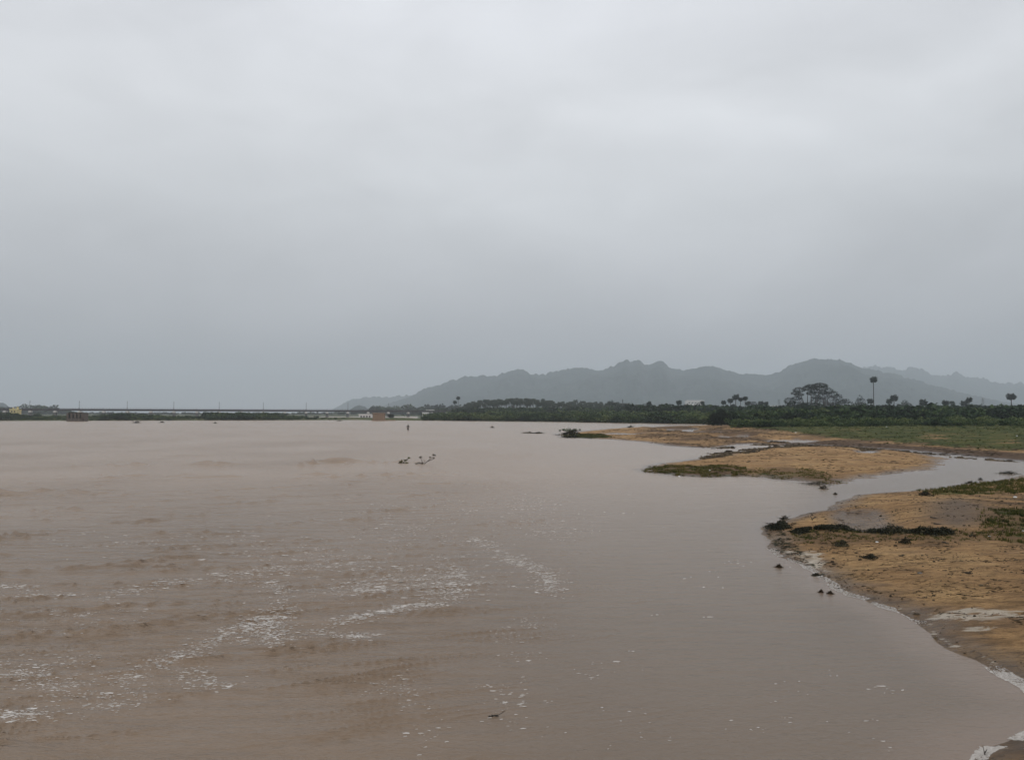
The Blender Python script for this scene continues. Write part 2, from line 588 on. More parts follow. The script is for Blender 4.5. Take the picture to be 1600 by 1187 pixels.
SCUM = [gp(p) for p in ([(1430, 966), (1450, 962), (1470, 962), (1510, 958), (1600, 966), (1640, 975), (1560, 984), (1500, 980), (1440, 974)],
                        [(1500, 985), (1570, 990), (1560, 1000), (1505, 996)],
                        [(1562, 1058), (1580, 1054), (1620, 1068), (1660, 1085), (1640, 1100), (1596, 1082)],
                        [(1535, 1187), (1560, 1170), (1610, 1150), (1620, 1156), (1570, 1178), (1548, 1200)],
                        [(1215, 862), (1290, 868), (1300, 900), (1260, 888)])]


def land(X, Y):
    """height of the ground and its cover masks at world X, Y"""
    R = np.hypot(X, Y)
    wob = fbm(X, Y, 2.6, 4, .6)
    wobf = fbm(X + 70, Y, 14.0, 4, .6)
    z = np.full(X.shape, -9.0)
    specs = [(A, .34, 3.2, .30, 0), (A2, .20, 1.2, .06, 0), (B, .34, 6.0, .55, .4), (D, 1.35, 60.0, .3, .9), (FARR, 1.8, 45, .2, 2.5), (LEFT, 1.3, 14, .2, 2.5)]
    edge = np.full(X.shape, -1e9)
    for poly, hm, w, wn, wf in specs:
        s = sdf(X, Y, poly) + wob * wn * (1 + (wf > 0) * 1.0) + wobf * wf
        zi = np.where(s > 0, hm * (1 - np.exp(-np.maximum(s, 0) / w)) + .035 * sstep(0, .15 + .02 * R, s), np.maximum(s * .12, -.5))
        z = np.maximum(z, zi)
        edge = np.maximum(edge, s)
    far = sstep(880, 1000, R + wobf * 30)
    z = np.maximum(z, np.where(R > 900, far * 2.2 * sstep(900, 1900, R) + far * .3 - .2, -.5))
    edge = np.maximum(edge, (R - 940) * 1.0)
    for p in PUD:
        s = sdf(X, Y, p) + wob * (.12 if p[0][1] < 40 else .5)
        z = np.where(s > -2.0, np.minimum(z, np.where(s > 0, .016 if p[0][1] < 40 else -.022, (.02 if p[0][1] < 40 else -.012) + np.maximum(-s, 0) * (.22 if p[0][1] < 40 else .12)) + (.012 if p[0][1] < 40 else .03) * fbm(X, Y, .9 if p[0][1] < 40 else 5.0, 4, .65)), z)
    # dome of grey sand and general relief
    land_m = sstep(0, .1, z)
    cx, cy = G(1490, 812)
    z = z + land_m * .22 * np.exp(-(((X - cx) / 1.6) ** 2 + ((Y - cy) / 3.0) ** 2))
    cx, cy = G(1270, 706)
    z = z + land_m * .18 * np.exp(-(((X - cx) / 9.0) ** 2 + ((Y - cy) / 9.0) ** 2))
    cx, cy = G(985, 668)
    z = z + land_m * .45 * np.exp(-(((X - cx) / 7.0) ** 2 + ((Y - cy) / 12.0) ** 2))
    z = z + land_m * (fbm(X, Y, 1.4, 5, .6) * .05 + fbm(X, Y, 9, 3) * .07) * np.clip(edge / 1.5, .15, 1)
    z = z + land_m * np.clip(fbm(X, Y, 4.5, 4, .65), -.2, 1) * .16 * sstep(88, 120, R) * np.clip(edge / 4, 0, 1)
    z = z + land_m * fbm(X, Y, 30, 3) * .35 * sstep(150, 300, R)
    z = z + fbm(X, Y, 260, 4) * 1.4 * sstep(950, 2000, R)
    return z, edge, R


def cover(X, Y, z, edge, R):
    def inside(p, soft):
        return sstep(-soft, soft, sdf(X, Y, p))
    grass = np.maximum.reduce([inside(GR_B, .9) * .42, inside(GR_B2, 1.2) * .32, inside(GR_F, 5) * .88, inside(GR_A, .7) * .48, inside(GR_A2, .45) * .45,
                               inside(GR_A3, .25) * .38, inside(GR_D, 2.0)])
    for dp in DRY:
        grass = grass - .38 * inside(dp, 4) * (.6 + fbm(X, Y, 6, 3))
    grass = np.maximum(grass, sstep(280, 340, R) * .9)
    grey = inside(GREY_A, .8) * .85
    soil = np.maximum(inside(SOIL_A, .9) * np.clip(.5 + 1.2 * fbm(X, Y, 1.5, 3), 0, .9), inside(SOIL_D, 3.0) * np.clip(.55 + 1.5 * fbm(X, Y, 9, 3), 0, .95))
    soil = np.maximum.reduce([soil, inside(SOIL_F, 1.5), inside(GR_B, 1.2) * .8, inside(GR_B2, 1.4) * .6, inside(GR_A3, .3) * .5, inside(GR_A2, .5) * .6])
    scum = np.maximum.reduce([inside(p, .35) * .74 for p in SCUM])
    cs = sdf(X, Y, A)
    scum = np.maximum(scum, .50 * np.exp(-((cs - .10) / .10) ** 2) * (Y < 27) * (z > -.02))
    wet = np.clip(1.25 - (edge + .25 * fbm(X, Y, 1.1, 4, .65)) / (.55 + .012 * R), 0, 1) * (R < 400)
    for p in PUD:
        wet = np.maximum(wet, sstep(-1.0, -.1, sdf(X, Y, p)))
    wet = np.maximum(wet, .45 * grey)
    return dict(grass=grass, grey=grey, soil=soil, scum=scum, wet=wet, far=sstep(420, 560, R))


# polar sheets: fine where the picture needs detail, coarse elsewhere
def polar(us, th):
    r = EYE * F / us
    T, Rr = np.meshgrid(th, r)
    X, Y = Rr * np.sin(T), Rr * np.cos(T)
    n, m = X.shape
    i = np.arange((n - 1) * (m - 1))
    a = (i // (m - 1)) * m + i % (m - 1)
    Fq = np.stack([a, a + 1, a + m + 1, a + m], 1)
    return X.ravel(), Y.ravel(), Fq


us = np.concatenate([np.arange(1250, 560, -12), np.arange(560, 150, -1.5), np.arange(150, 12, -.7), np.arange(12, 3, -.3), np.arange(3, .44, -.12)])
th = np.radians(np.concatenate([np.arange(-70, -33, 1.0), np.arange(-33, 2, .3), np.arange(2, 33, .075), np.arange(33, 70, 1.0)]))
X, Y, Fq = polar(us, th)
z, edge, R = land(X, Y)
gm_ = mesh_np('ground', np.stack([X, Y, z], 1), Fq, M_GROUND, cover(X, Y, z, edge, R))
link('ground', gm_, kind='structure')
bed = MB()
bed.poly([(-10500, -400, -1.2), (10500, -400, -1.2), (10500, 12300, -1.2), (-10500, 12300, -1.2)])
link('riverbed', bed.mesh('riverbed', plain('riverbed_mud', (.1, .07, .05))), kind='structure')


def hgt(x, y):
    zz, _, _ = land(np.array([float(x)]), np.array([float(y)]))
    return float(zz[0])


# ------------------------------------------------------------------ river
def chopmask(X, Y):
    R = np.hypot(X, Y)
    ratio = X / np.maximum(Y, 1)
    side = 1 - sstep(-.22, .14, ratio + .10 * fbm(X, Y, 14, 2))
    gust = np.clip(.85 + .8 * fbm(X, Y * .7, 12, 3), .25, 1.4)
    m = (.17 + side * gust)
    return m * (.45 + .55 * sstep(8, 17, R - ratio * 8))


def wave(X, Y, cell=None):
    """wind wavelets: short sharp crests lying across the flow, longer ones in mid river"""
    R = np.hypot(X, Y)
    c = R * R / (EYE * F) if cell is None else cell
    Xw = .93 * X + .36 * Y + .5 * fbm(X, Y, 3.0, 2)
    Yw = .93 * Y - .36 * X + .30 * fbm(X + 50, Y, 6.0, 1) + .06 * fbm(X, Y + 9, 1.6, 2)
    h = 0
    for sx, sy, a in ((1.2, .17, .011), (2.2, .28, .020), (4.2, .50, .036), (8.0, .95, .060), (15.0, 2.0, .095)):
        res = sstep(.9, 2.0, sy / np.maximum(c, .004))
        rd = np.clip(1 - np.abs(perlin(Xw / sx + sx * 31, Yw / sy + 7 * sx)) * 2.4, 0, 1)
        gate = sstep(.02, .42, perlin(Xw / sx * .7 + 3 * sx, Yw / sy * .30 + 11))
        far = 1.0 if sx < 2.5 else sstep(10, 34, R) if sx < 5 else sstep(30, 70, R)
        h = h + a * res * rd ** 8 * (.14 + 1.5 * gate) * far
        h = h + a * .28 * res * perlin(Xw / sx * .9, Yw / sy * .8 + 40)
    return 1.95 * h * chopmask(X, Y)


us = np.concatenate([np.arange(1250, 600, -10), np.arange(600, 60, -1.0), np.arange(60, 8, -.8), np.arange(8, 2.2, -.6)])
th = np.radians(np.concatenate([np.arange(-70, -33, 1.0), np.arange(-33, 33, .1), np.arange(33, 70, 1.0)]))
X, Y, Fq = polar(us, th)
zt, et, _ = land(X, Y)
sh = sstep(-.16, .0, zt)
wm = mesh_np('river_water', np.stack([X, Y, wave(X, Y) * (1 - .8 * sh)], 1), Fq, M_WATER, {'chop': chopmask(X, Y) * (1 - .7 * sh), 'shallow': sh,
    'pale_mask': np.maximum(sstep(8, 60, np.hypot(X, Y)), .42 * (1 - sstep(-.25, .15, X / np.maximum(Y, 1)))) * (1 - .75 * sstep(.30, .42, X / np.maximum(Y, 1))),
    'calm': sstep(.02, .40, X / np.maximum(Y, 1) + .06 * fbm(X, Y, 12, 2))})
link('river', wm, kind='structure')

# ------------------------------------------------------------------ foam flecks drifting on the river
fc = [(30, 1115, 45, 10, 90), (60, 1050, 60, 30, 70), (120, 1030, 40, 16, 25), (192, 1058, 24, 14, 50), (200, 1090, 40, 10, 40), (168, 1104, 18, 6, 16),
      (90, 1080, 26, 24, 30), (336, 1068, 30, 10, 45), (300, 1055, 30, 18, 35), (430, 975, 22, 30, 240), (395, 985, 30, 22, 110), (560, 992, 22, 6, 60),
      (505, 985, 20, 7, 35), (640, 905, 110, 26, 300), (560, 920, 70, 14, 120), (712, 905, 36, 26, 190), (705, 925, 40, 12, 80), (800, 790, 130, 30, 130),
      (640, 820, 90, 40, 120), (815, 788, 24, 6, 40), (870, 830, 60, 14, 60), (815, 985, 36, 24, 26), (800, 1090, 40, 24, 26), (812, 1030, 26, 10, 14), (630, 1075, 12, 30, 24),
      (945, 1050, 50, 24, 10), (1000, 1130, 110, 40, 10), (1250, 1090, 180, 80, 15), (660, 1145, 26, 24, 10), (1120, 900, 160, 110, 16),
      (70, 930, 70, 6, 40), (130, 960, 100, 24, 36), (300, 850, 260, 26, 110), (520, 880, 100, 20, 90), (790, 1115, 90, 40, 9), (130, 962, 16, 6, 14)]
fl = [[(240, 1042), (300, 1018), (350, 990), (420, 968), (450, 950), 9, 330], [(520, 974), (590, 960), (640, 948), (700, 943), 5, 260],
      [(165, 932), (240, 914), (330, 905), (420, 892), (560, 880), 8, 190], [(740, 842), (790, 868), (830, 885), (865, 905), (860, 925), 10, 300],
      [(60, 915), (0, 918), 5, 20], [(450, 925), (420, 900), (440, 935), 12, 60], [(560, 1080), (640, 1060), 10, 12], [(0, 1050), (60, 1060), (140, 1085), 12, 60]]
pts = []
for cx, cy, rx, ry, n in fc:
    q = rng.normal(0, .55, (n, 2)) * (rx, ry) + (cx, cy)
    pts.append(q)
for l in fl:
    wd, n = l[-2:]
    p = np.array(l[:-2], float)
    s = rng.uniform(0, len(p) - 1, n)
    i = np.minimum(s.astype(int), len(p) - 2)
    q = p[i] + (p[i + 1] - p[i]) * (s - i)[:, None] + rng.normal(0, .5, (n, 2)) * (wd * 1.6, wd)
    pts.append(q)
pts = np.concatenate(pts)
W2 = np.array([G(*q) for q in pts])
# each drifting fleck drags a few smaller ones
W2 = np.concatenate([W2, W2[rng.integers(0, len(W2), 4600)] + rng.normal(0, .10, (4600, 2)) * (1.8, 1)])
zt, _, _ = land(W2[:, 0], W2[:, 1])
W2 = W2[zt < -.03]
protos = []
for k in range(6):
    n = 8
    a = np.linspace(0, 2 * math.pi, n, endpoint=False)
    r = rng.uniform(.45, 1.1, n)
    v = np.stack([np.cos(a) * r * 1.5, np.sin(a) * r * .62, np.zeros(n)], 1)
    top = v * (.6, .6, 1) + (0, 0, .07)
    V = np.concatenate([v, top])
    f = [[i, (i + 1) % n, n + (i + 1) % n, n + i] for i in range(n)] + [[n, n + 1, n + 2, n + 3], [n, n + 3, n + 4, n + 7], [n + 4, n + 5, n + 6, n + 7]]
    protos.append((V, np.array(f), np.zeros(2 * n)))
n = len(W2)
dist = np.hypot(W2[:, 0], W2[:, 1])
size = np.exp(rng.normal(0, .42, n)) * .017 * np.clip(dist / 16, .8, 1.5)
link('foam', scatter_mesh('foam', protos, np.column_stack([W2, wave(W2[:, 0], W2[:, 1]) + .002]), rng.normal(.12, .3, n), size, rng.uniform(.1, .9, n), M_FOAM),
     kind='stuff', label='flecks of white foam drifting in streaks on the brown river')
# foam line along the near sand bar
shore = np.array([G(*p) for p in [(1206, 858), (1218, 871), (1240, 882), (1266, 893), (1294, 909), (1322, 928), (1370, 946), (1422, 959), (1440, 966)]])
shore2 = np.array([G(*p) for p in [(1560, 1052), (1580, 1062), (1605, 1080), (1640, 1092)]])
shore3 = np.array([G(*p) for p in [(1530, 1190), (1556, 1170), (1600, 1150), (1650, 1135)]])
fp = []
for sp, n, w, hi in ((shore, 70000, .28, .020), (shore2, 16000, .2, .03), (shore3, 16000, .2, .03)):
    s = rng.uniform(0, len(sp) - 1.001, n)
    i = s.astype(int)
    q = sp[i] + (sp[i + 1] - sp[i]) * (s - i)[:, None] + rng.normal(0, w, (n, 2))
    zt, _, _ = land(q[:, 0], q[:, 1])
    fp.append(q[(zt > -.006) & (zt < hi) & (perlin(q[:, 0] * 1.7, q[:, 1] * 1.7) > -.25)][:4200 if hi < .025 else 2200])
fp = np.concatenate(fp)
zt, _, _ = land(fp[:, 0], fp[:, 1])
link('shore_foam', scatter_mesh('shore_foam', protos, np.column_stack([fp, np.maximum(zt, 0) + .003]), rng.uniform(0, 6, len(fp)),
     np.exp(rng.normal(0, .45, len(fp))) * .011, rng.uniform(-.1, .55, len(fp)), M_FOAM), kind='stuff', label='pale foam left along the edge of the near sand bar')


# ------------------------------------------------------------------ hills
def ridge(name, sil, D_, front, back, label, seed, rough=1.0, nx=520, ny=64, jag=1.0):
    sx = np.array([p[0] for p in sil], float)
    sz = np.array([(HOR - p[1]) * D_ / F / math.sqrt(1 + ((p[0] - CX) / F) ** 2) + EYE for p in sil])
    pxs = np.linspace(sx[0], sx[-1], nx)
    crest = np.interp(pxs, sx, sz)
    k = np.hanning(9)
    k /= k.sum()
    crest = .8 * crest + .2 * np.convolve(np.pad(crest, 4, 'edge'), k, 'valid')
    u_ = pxs * D_ / F
    crest_s = crest
    crest = crest + jag * (D_ / 5000) * np.clip(crest / 120, .2, 1) * (13 * fbm(u_ + seed * 999, u_ * 0 + .4 * 160, 160, 3, .65) + 9 * fbm(u_, u_ * 0 + 7.3 * 22, 26, 2, .8))
    ang = np.arctan((pxs - CX) / F)
    t = np.concatenate([np.linspace(-1, 0, ny), np.linspace(0, 1, ny // 2)[1:]])
    T, An = np.meshgrid(t, ang, indexing='ij')
    Cr = crest_s[None] + (crest - crest_s)[None] * np.exp(-(T / .05) ** 2)
    rel = Cr / crest.max()
    Rr = D_ + np.where(T < 0, T * front * (.35 + .65 * rel), T * back)
    Xh, Yh = Rr * np.sin(An), Rr * np.cos(An)
    prof = np.where(T < 0, (1 + T) ** 1.25, (1 - T) ** 1.1)
    spur = fbm(Xh + seed * 100, Yh * .55, 420, 5, .55)
    det = fbm(Xh + seed * 37, Yh, 70, 4, .6)
    away = np.clip(np.abs(T) * 3.2, 0, 1)
    z = Cr * (prof + spur * .38 * away * prof ** .5) + det * 9 * rough * (.25 + away) * np.clip(prof * 3, 0, 1)
    z = z + jag * 4.0 * fbm(Xh, Yh, 16, 2) * np.clip(prof * 3, 0, 1)
    z = np.minimum(z, Cr + 2 + jag * 4 * np.abs(fbm(Xh, Yh, 18, 2)))
    z = np.minimum(z, EYE + (Cr - EYE) * np.minimum(Rr / D_, 1) * (1 - .03 * np.clip(np.abs(T) * 4, 0, 1)) + 2)
    z = np.where(prof < 1e-3, -3, z - 1)
    n, m = T.shape
    i = np.arange((n - 1) * (m - 1))
    a = (i // (m - 1)) * m + i % (m - 1)
    me = mesh_np(name, np.stack([Xh.ravel(), Yh.ravel(), z.ravel()], 1), np.stack([a, a + m, a + m + 1, a + 1], 1), M_HILL)
    link(name, me, kind='structure', label=label)


ridge('hills', [(540, 645), (600, 634), (640, 618), (665, 607), (690, 598), (705, 591), (725, 587.5), (750, 588), (770, 587.5), (785, 581), (800, 577.5), (815, 577), (830, 583),
                (850, 583.5), (880, 576), (900, 574.5), (920, 574), (940, 577), (960, 572), (972, 566), (979, 560.5), (984, 564), (990, 564), (997, 561), (1002, 562), (1006, 568), (1013, 570),
                (1020, 566), (1027, 562), (1036, 562), (1041, 568), (1048, 573), (1060, 575), (1085, 575), (1100, 571), (1118, 570), (1135, 577), (1160, 584),
                (1185, 587), (1210, 583), (1230, 574), (1250, 567), (1280, 562), (1315, 561), (1330, 566), (1350, 573), (1380, 580), (1420, 592), (1460, 602),
                (1500, 612), (1560, 624), (1650, 643)], 5000, 1900, 700, 'long scrubby ridge of hills with two rocky knobs behind the palms', 1, 1.1, 900, 80)
ridge('hills', [(510, 644), (530, 634), (548, 624), (575, 618.5), (600, 618), (640, 616), (690, 618), (780, 640)], 6600, 1100, 500,
      'faint low hill fading into haze left of the main ridge', 2, .8, 160, 40)
ridge('hills', [(1280, 610), (1340, 576), (1368, 570.5), (1395, 573), (1412, 578), (1425, 574), (1440, 577), (1455, 584), (1480, 587), (1490, 584.5), (1497, 582.5), (1510, 587),
                (1540, 593), (1570, 599), (1600, 597), (1640, 601), (1720, 597), (1800, 604), (2000, 630)], 7800, 2000, 700,
      'pale farther ridge behind the right end of the hills', 3, 1.0, 500, 60)
ridge('hills', [(-160, 645), (-90, 637), (-40, 632), (-5, 627.5), (6, 629), (14, 634), (22, 641), (30, 645)], 3300, 500, 300,
      'small round hill at the left edge behind the cream building', 4, .5, 120, 40, .6)
ridge('hills', [(535, 645), (546, 640), (555, 634), (562, 632.5), (570, 634), (578, 640), (590, 645)], 2700, 220, 120,
      'small wooded knoll just above the far end of the bridge', 5, .4, 90, 30, .6)


# ------------------------------------------------------------------ vegetation prototypes
def bush_proto(nq, size, lumps=7, flat=.75, seed=0):
    """unit bush: radius about 1, height about 1.4"""
    r = np.random.default_rng(seed + 100)
    cs = np.column_stack([r.normal(0, .45, lumps), r.normal(0, .45, lumps), r.uniform(.25, .95, lumps)])
    rr = r.uniform(.28, .5, lumps)
    k = r.integers(0, lumps, nq)
    d = r.normal(size=(nq, 3))
    d /= np.linalg.norm(d, axis=1)[:, None]
    c = cs[k] + d * rr[k][:, None] * r.uniform(.7, 1.05, (nq, 1)) * (1, 1, flat)
    c[:, 2] = np.abs(c[:, 2])
    V, Fx = leaf_quads(c, size)
    V[:, 2] = np.maximum(V[:, 2], -.05)
    tint = np.repeat((c[:, 2] - .6) * .12 + r.normal(0, .10, nq), 4)
    return V, Fx, tint


BUSH = [bush_proto(210, .13, 6 + i, seed=i) for i in range(6)]


def belt(name, label, zone, n, hmin, hmax, tint0=.45, wide=1.25, mat=M_SCRUB, dens=None, hfun=None):
    """zone: function giving n (x,y) points"""
    p = zone(n)
    zt, ed, _ = land(p[:, 0], p[:, 1])
    keep = zt > .02
    p, zt = p[keep], zt[keep]
    h = rng.uniform(hmin, hmax, len(p)) * (1 + .6 * perlin(p[:, 0] / 14, p[:, 1] / 14))
    if hfun is not None:
        h = h * hfun(p)
    sc = np.column_stack([h * wide, h * wide, h]) / 1.3
    tn = tint0 + .75 * perlin(p[:, 0] / 17 + 5, p[:, 1] / 25) + rng.normal(0, .14, len(p))
    return link(name, scatter_mesh(name, BUSH, np.column_stack([p, zt - .1]), rng.uniform(0, 6.28, len(p)), sc, tn, mat), kind='stuff', label=label)


def zone_px(x0, x1, y0, y1f, front=None):
    """points spread over the ground between two picture columns and two depths (metres)"""
    def f(n):
        px = rng.uniform(x0, x1, n)
        d0, d1 = (y0(px) if callable(y0) else y0), (y1f(px) if callable(y1f) else y1f)
        Yd = d0 + (d1 - d0) * rng.uniform(0, 1, n) ** 1.3
        return np.column_stack([(px - CX) / F * Yd, Yd])
    return f


def shoreY(px):
    return np.interp(px, [650, 700, 760, 880, 950, 1020, 1090, 1160], [G(0, y)[1] for y in (656.7, 657.2, 657.8, 659.1, 660.3, 661.4, 662.3, 662.6)])


belt('riverside_scrub', 'low green scrub along the far right bank below the coconut palms', zone_px(668, 1165, lambda p: shoreY(p) + 3, lambda p: shoreY(p) + 130), 2300, 2.0, 3.9, .62)
belt('field_scrub', 'dark green thicket behind the grassy field on the right', zone_px(1120, 1800, 250, 470), 2200, 2.0, 5.4, .42,
     hfun=lambda p: np.where(p[:, 1] < 250, .75, 1.0))
belt('field_scrub', 'tall dark scrub along the skyline at the right below the lone palms', zone_px(1000, 1800, 440, 620), 1300, 4.5, 7.2, .22)
belt('field_scrub', 'lighter low shrubs along the front of the thicket beside the field', zone_px(1150, 1800, 192, 270), 800, .8, 2.4, .78)
belt('field_scrub', 'knee high weeds and seedling shrubs dotted over the grassy field', zone_px(1250, 1800, 120, 215), 240, .10, .40, .9, wide=2.2)
belt('left_bank_scrub', 'green scrub along the far left bank in front of the bridge', zone_px(-250, 545, 434, 486), 1500, .9, 2.6, .62,
     hfun=lambda p: .62 + .6 * np.clip(np.sin((p[:, 0] / p[:, 1]) * 38) + .2, 0, 1))
belt('left_bank_scrub', 'thicker green scrub in the middle of the far left bank', zone_px(322, 432, 446, 486), 260, 2.6, 3.8, .5)
belt('far_wood', 'hazy line of trees beyond the bridge', zone_px(-100, 720, 1250, 1500), 620, 5, 10, .3,
     hfun=lambda p: np.interp(p[:, 0] / p[:, 1] * F + CX, [-100, 40, 60, 75, 85, 100, 120, 540, 590, 605, 620, 640, 720], [1.4, 1.3, 1.7, 1.9, 1.3, 1.0, .45, .5, 1.4, 1.7, 1.0, 1.6, 1.8]))
belt('far_wood', 'distant hazy trees at the foot of the hills', zone_px(640, 1750, 900, 1300), 900, 5, 9, .3)


def leafy(name, centres, size, mat, tint=.5, flat=0., tz=0.0):
    V, Fx = leaf_quads(np.asarray(centres), size, flat)
    c = np.asarray(centres)
    tn = np.repeat(tint + rng.normal(0, .12, len(c)) + tz * (c[:, 2] - c[:, 2].mean()), 4)
    return mesh_np(name, V, Fx, mat, {'tint': tn}, False)


def ellip(cx, cy, cz, rx, ry, rz, n, shell=.6):
    d = rng.normal(size=(n, 3))
    d /= np.linalg.norm(d, axis=1)[:, None]
    r = rng.uniform(shell, 1.0, (n, 1)) * (1 + .12 * rng.normal(size=(n, 1)))
    return d * r * (rx, ry, rz) + (cx, cy, cz)


def single_bush(px, py, wpx, hpx, label, group=None, mat=M_SCRUB, tint=.5, zg=None, leaf=.16, nl=1500, stems=5):
    x, y = G(px, py, 0 if zg is None else zg)
    zt = hgt(x, y)
    w, h = wpx * y / F / 2, hpx * y / F
    r = bpy.data.objects.new('bush', None)
    COL.objects.link(r)
    r.location = (x, y, zt - .05)
    r['label'], r['category'] = label, 'bush'
    if group:
        r['group'] = group
    cs = []
    for i in range(9):
        a = rng.uniform(0, 6.28)
        q = rng.uniform(0, .6)
        hh = h * (1 - q * .7)
        cs.append(ellip(math.cos(a) * q * w, math.sin(a) * q * w, hh * .6, w * .42, w * .42, hh * .4, nl // 9))
    cs = np.concatenate(cs)
    cs[:, 2] = np.abs(cs[:, 2])
    link('foliage', leafy('foliage', cs, leaf, mat, tint, tz=.05), r)
    m = MB()
    for i in range(stems):
        a = rng.uniform(0, 6.28)
        m.tube([(0, 0, -.1), (math.cos(a) * w * .2, math.sin(a) * w * .2, h * .35), (math.cos(a) * w * .45, math.sin(a) * w * .45, h * .75)], [.10, .07, .03], 5)
    link('stem', m.mesh('stem', M_BARK), r)
    return r


single_bush(1127, 667.5, 46, 27, 'big dark round bush where the field meets the sand bars', None, M_DARKLEAF, .4, nl=5200, leaf=.17)
single_bush(1335, 662, 38, 14, 'low dark bush in front of the thicket left of the tall palm', None, M_DARKLEAF, .5, nl=2400)
single_bush(964, 660.6, 26, 12, 'dark bush overhanging the water by the far right bank', None, M_SCRUB, .25, nl=1800, leaf=.2)
single_bush(186, 656.9, 27, 12.5, 'darkest bush on the left bank, standing at the water edge', None, M_SCRUB, .22, nl=2400, leaf=.2)
single_bush(18, 656.9, 38, 11, 'broad green bush on the left bank below the cream building', 'bushes on the far left bank', nl=1800, leaf=.2, tint=.4)
single_bush(60, 656.6, 24, 9, 'rounded bush just left of the ruined masonry block', 'bushes on the far left bank', nl=1200, leaf=.2)
single_bush(222, 655.9, 20, 9, 'small bush just right of the darkest bush on the left bank', 'bushes on the far left bank', nl=1200, leaf=.2, tint=.35)
single_bush(360, 656.2, 34, 11, 'left one of the two tallest bushes before the middle of the bridge', 'bushes on the far left bank', nl=1600, leaf=.2, tint=.45)
single_bush(414, 656, 28, 11, 'right one of the two tallest bushes before the middle of the bridge', 'bushes on the far left bank', nl=1600, leaf=.2, tint=.42)
single_bush(664, 656.9, 18, 8, 'small bush at the left end of the far right bank', None, nl=1000, leaf=.2, tint=.4)
single_bush(700, 656.9, 40, 11, 'light green bush below the two slim palms', None, nl=2200, leaf=.2, tint=.85)
single_bush(611, 655.6, 14, 8, 'small dark bush right of the tan brick block', None, nl=900, leaf=.2, tint=.15)
single_bush(1545, 661.5, 60, 22, 'pale yellow-green feathery bush in the thicket at the right', None, M_GRASS, .75, nl=2600, leaf=.16)


# ------------------------------------------------------------------ palms
def palmyra(seed, trunk=12.0, cr=2.2, skirt=.5):
    r = random.Random(seed)
    tr = MB()
    lean = r.uniform(-.25, .25)
    tr.tube([(lean * k * k, 0, trunk * k) for k in (0, .25, .5, .75, 1.0)], [.36, .28, .24, .21, .20], 7)
    cw = MB()
    top = Vector((lean, 0, trunk))
    n = 42
    for i in range(n):
        up = 1 - 1.7 * (i / n) - skirt * .15
        a = i * 2.39996 + r.uniform(-.2, .2)
        e = math.asin(max(-.8, min(.97, up)))
        d = Vector((math.cos(a) * math.cos(e), math.sin(a) * math.cos(e), math.sin(e)))
        ln = 1.12 - .34 * (i / n) ** 1.5
        pl = cr * (r.uniform(.42, .55) if i % 3 else r.uniform(.12, .3)) * ln
        c = top + d * pl
        cw.tube([top, c], [.05, .03], 3, .4, False)
        side = d.cross(Vector((0, 0, 1)))
        if side.length < .1:
            side = Vector((1, 0, 0))
        side.normalize()
        side = Matrix.Rotation(r.uniform(-1.4, 1.4), 3, d) @ side
        nn = side.cross(d)
        fr = cr * r.uniform(.45, .6) * ln
        k = 9
        for j in range(k):
            w0, w1 = (j - k / 2) * .33, (j + .72 - k / 2) * .33
            l0 = fr * (1 - .02 * (j - k / 2) ** 2)
            p0 = c + d * (math.cos(w0) * l0) + side * (math.sin(w0) * l0) + nn * (.12 * (-1) ** j) - Vector((0, 0, .12 * abs(w0)))
            p1 = c + d * (math.cos(w1) * l0) + side * (math.sin(w1) * l0) - nn * (.12 * (-1) ** j) - Vector((0, 0, .12 * abs(w1)))
            cw.poly([c, p0, p1], .35 + .4 * max(0, up) + r.uniform(-.15, .15))
    return tr.mesh('trunk', M_BARK, True), cw.mesh('crown', M_PALM)


def featherpalm(seed, trunk=11.0, cr=3.6, nf=20):
    r = random.Random(seed)
    tr = MB()
    lean = r.uniform(-1.2, 1.2)
    tr.tube([(lean * k * k, 0, trunk * k) for k in (0, .25, .5, .75, 1.0)], [.26, .19, .16, .14, .13], 7)
    cw = MB()
    top = Vector((lean, 0, trunk))
    for i in range(nf):
        a = i * 2.39996
        up = 1.15 - 1.5 * i / nf
        L = cr * r.uniform(.85, 1.1)
        hd = Vector((math.cos(a), math.sin(a), 0))
        pts = []
        for k in range(8):
            s = k / 7
            pts.append(top + hd * (L * (s * .95 - .12 * s * s)) * math.cos(max(-.3, up) * .7) + Vector((0, 0, L * (up * .72 * s - .78 * s * s))))
        side = hd.cross(Vector((0, 0, 1)))
        for k in range(7):
            p, q = pts[k], pts[k + 1]
            wd = L * .19 * math.sin(math.pi * min(1, (k + .8) / 7.6)) + .05
            for sg in (-1, 1):
                o = side * (sg * wd) - Vector((0, 0, wd * .75))
                m_ = (p + q) * .5
                tn = .45 + .25 * up + r.uniform(-.12, .12)
                cw.poly([p, m_, m_ + o * r.uniform(.8, 1.1) + (q - p) * .3], tn)
                cw.poly([m_, q, q + o * r.uniform(.8, 1.1) + (q - p) * .3], tn)
    return tr.mesh('trunk', M_BARK, True), cw.mesh('crown', M_PALM)


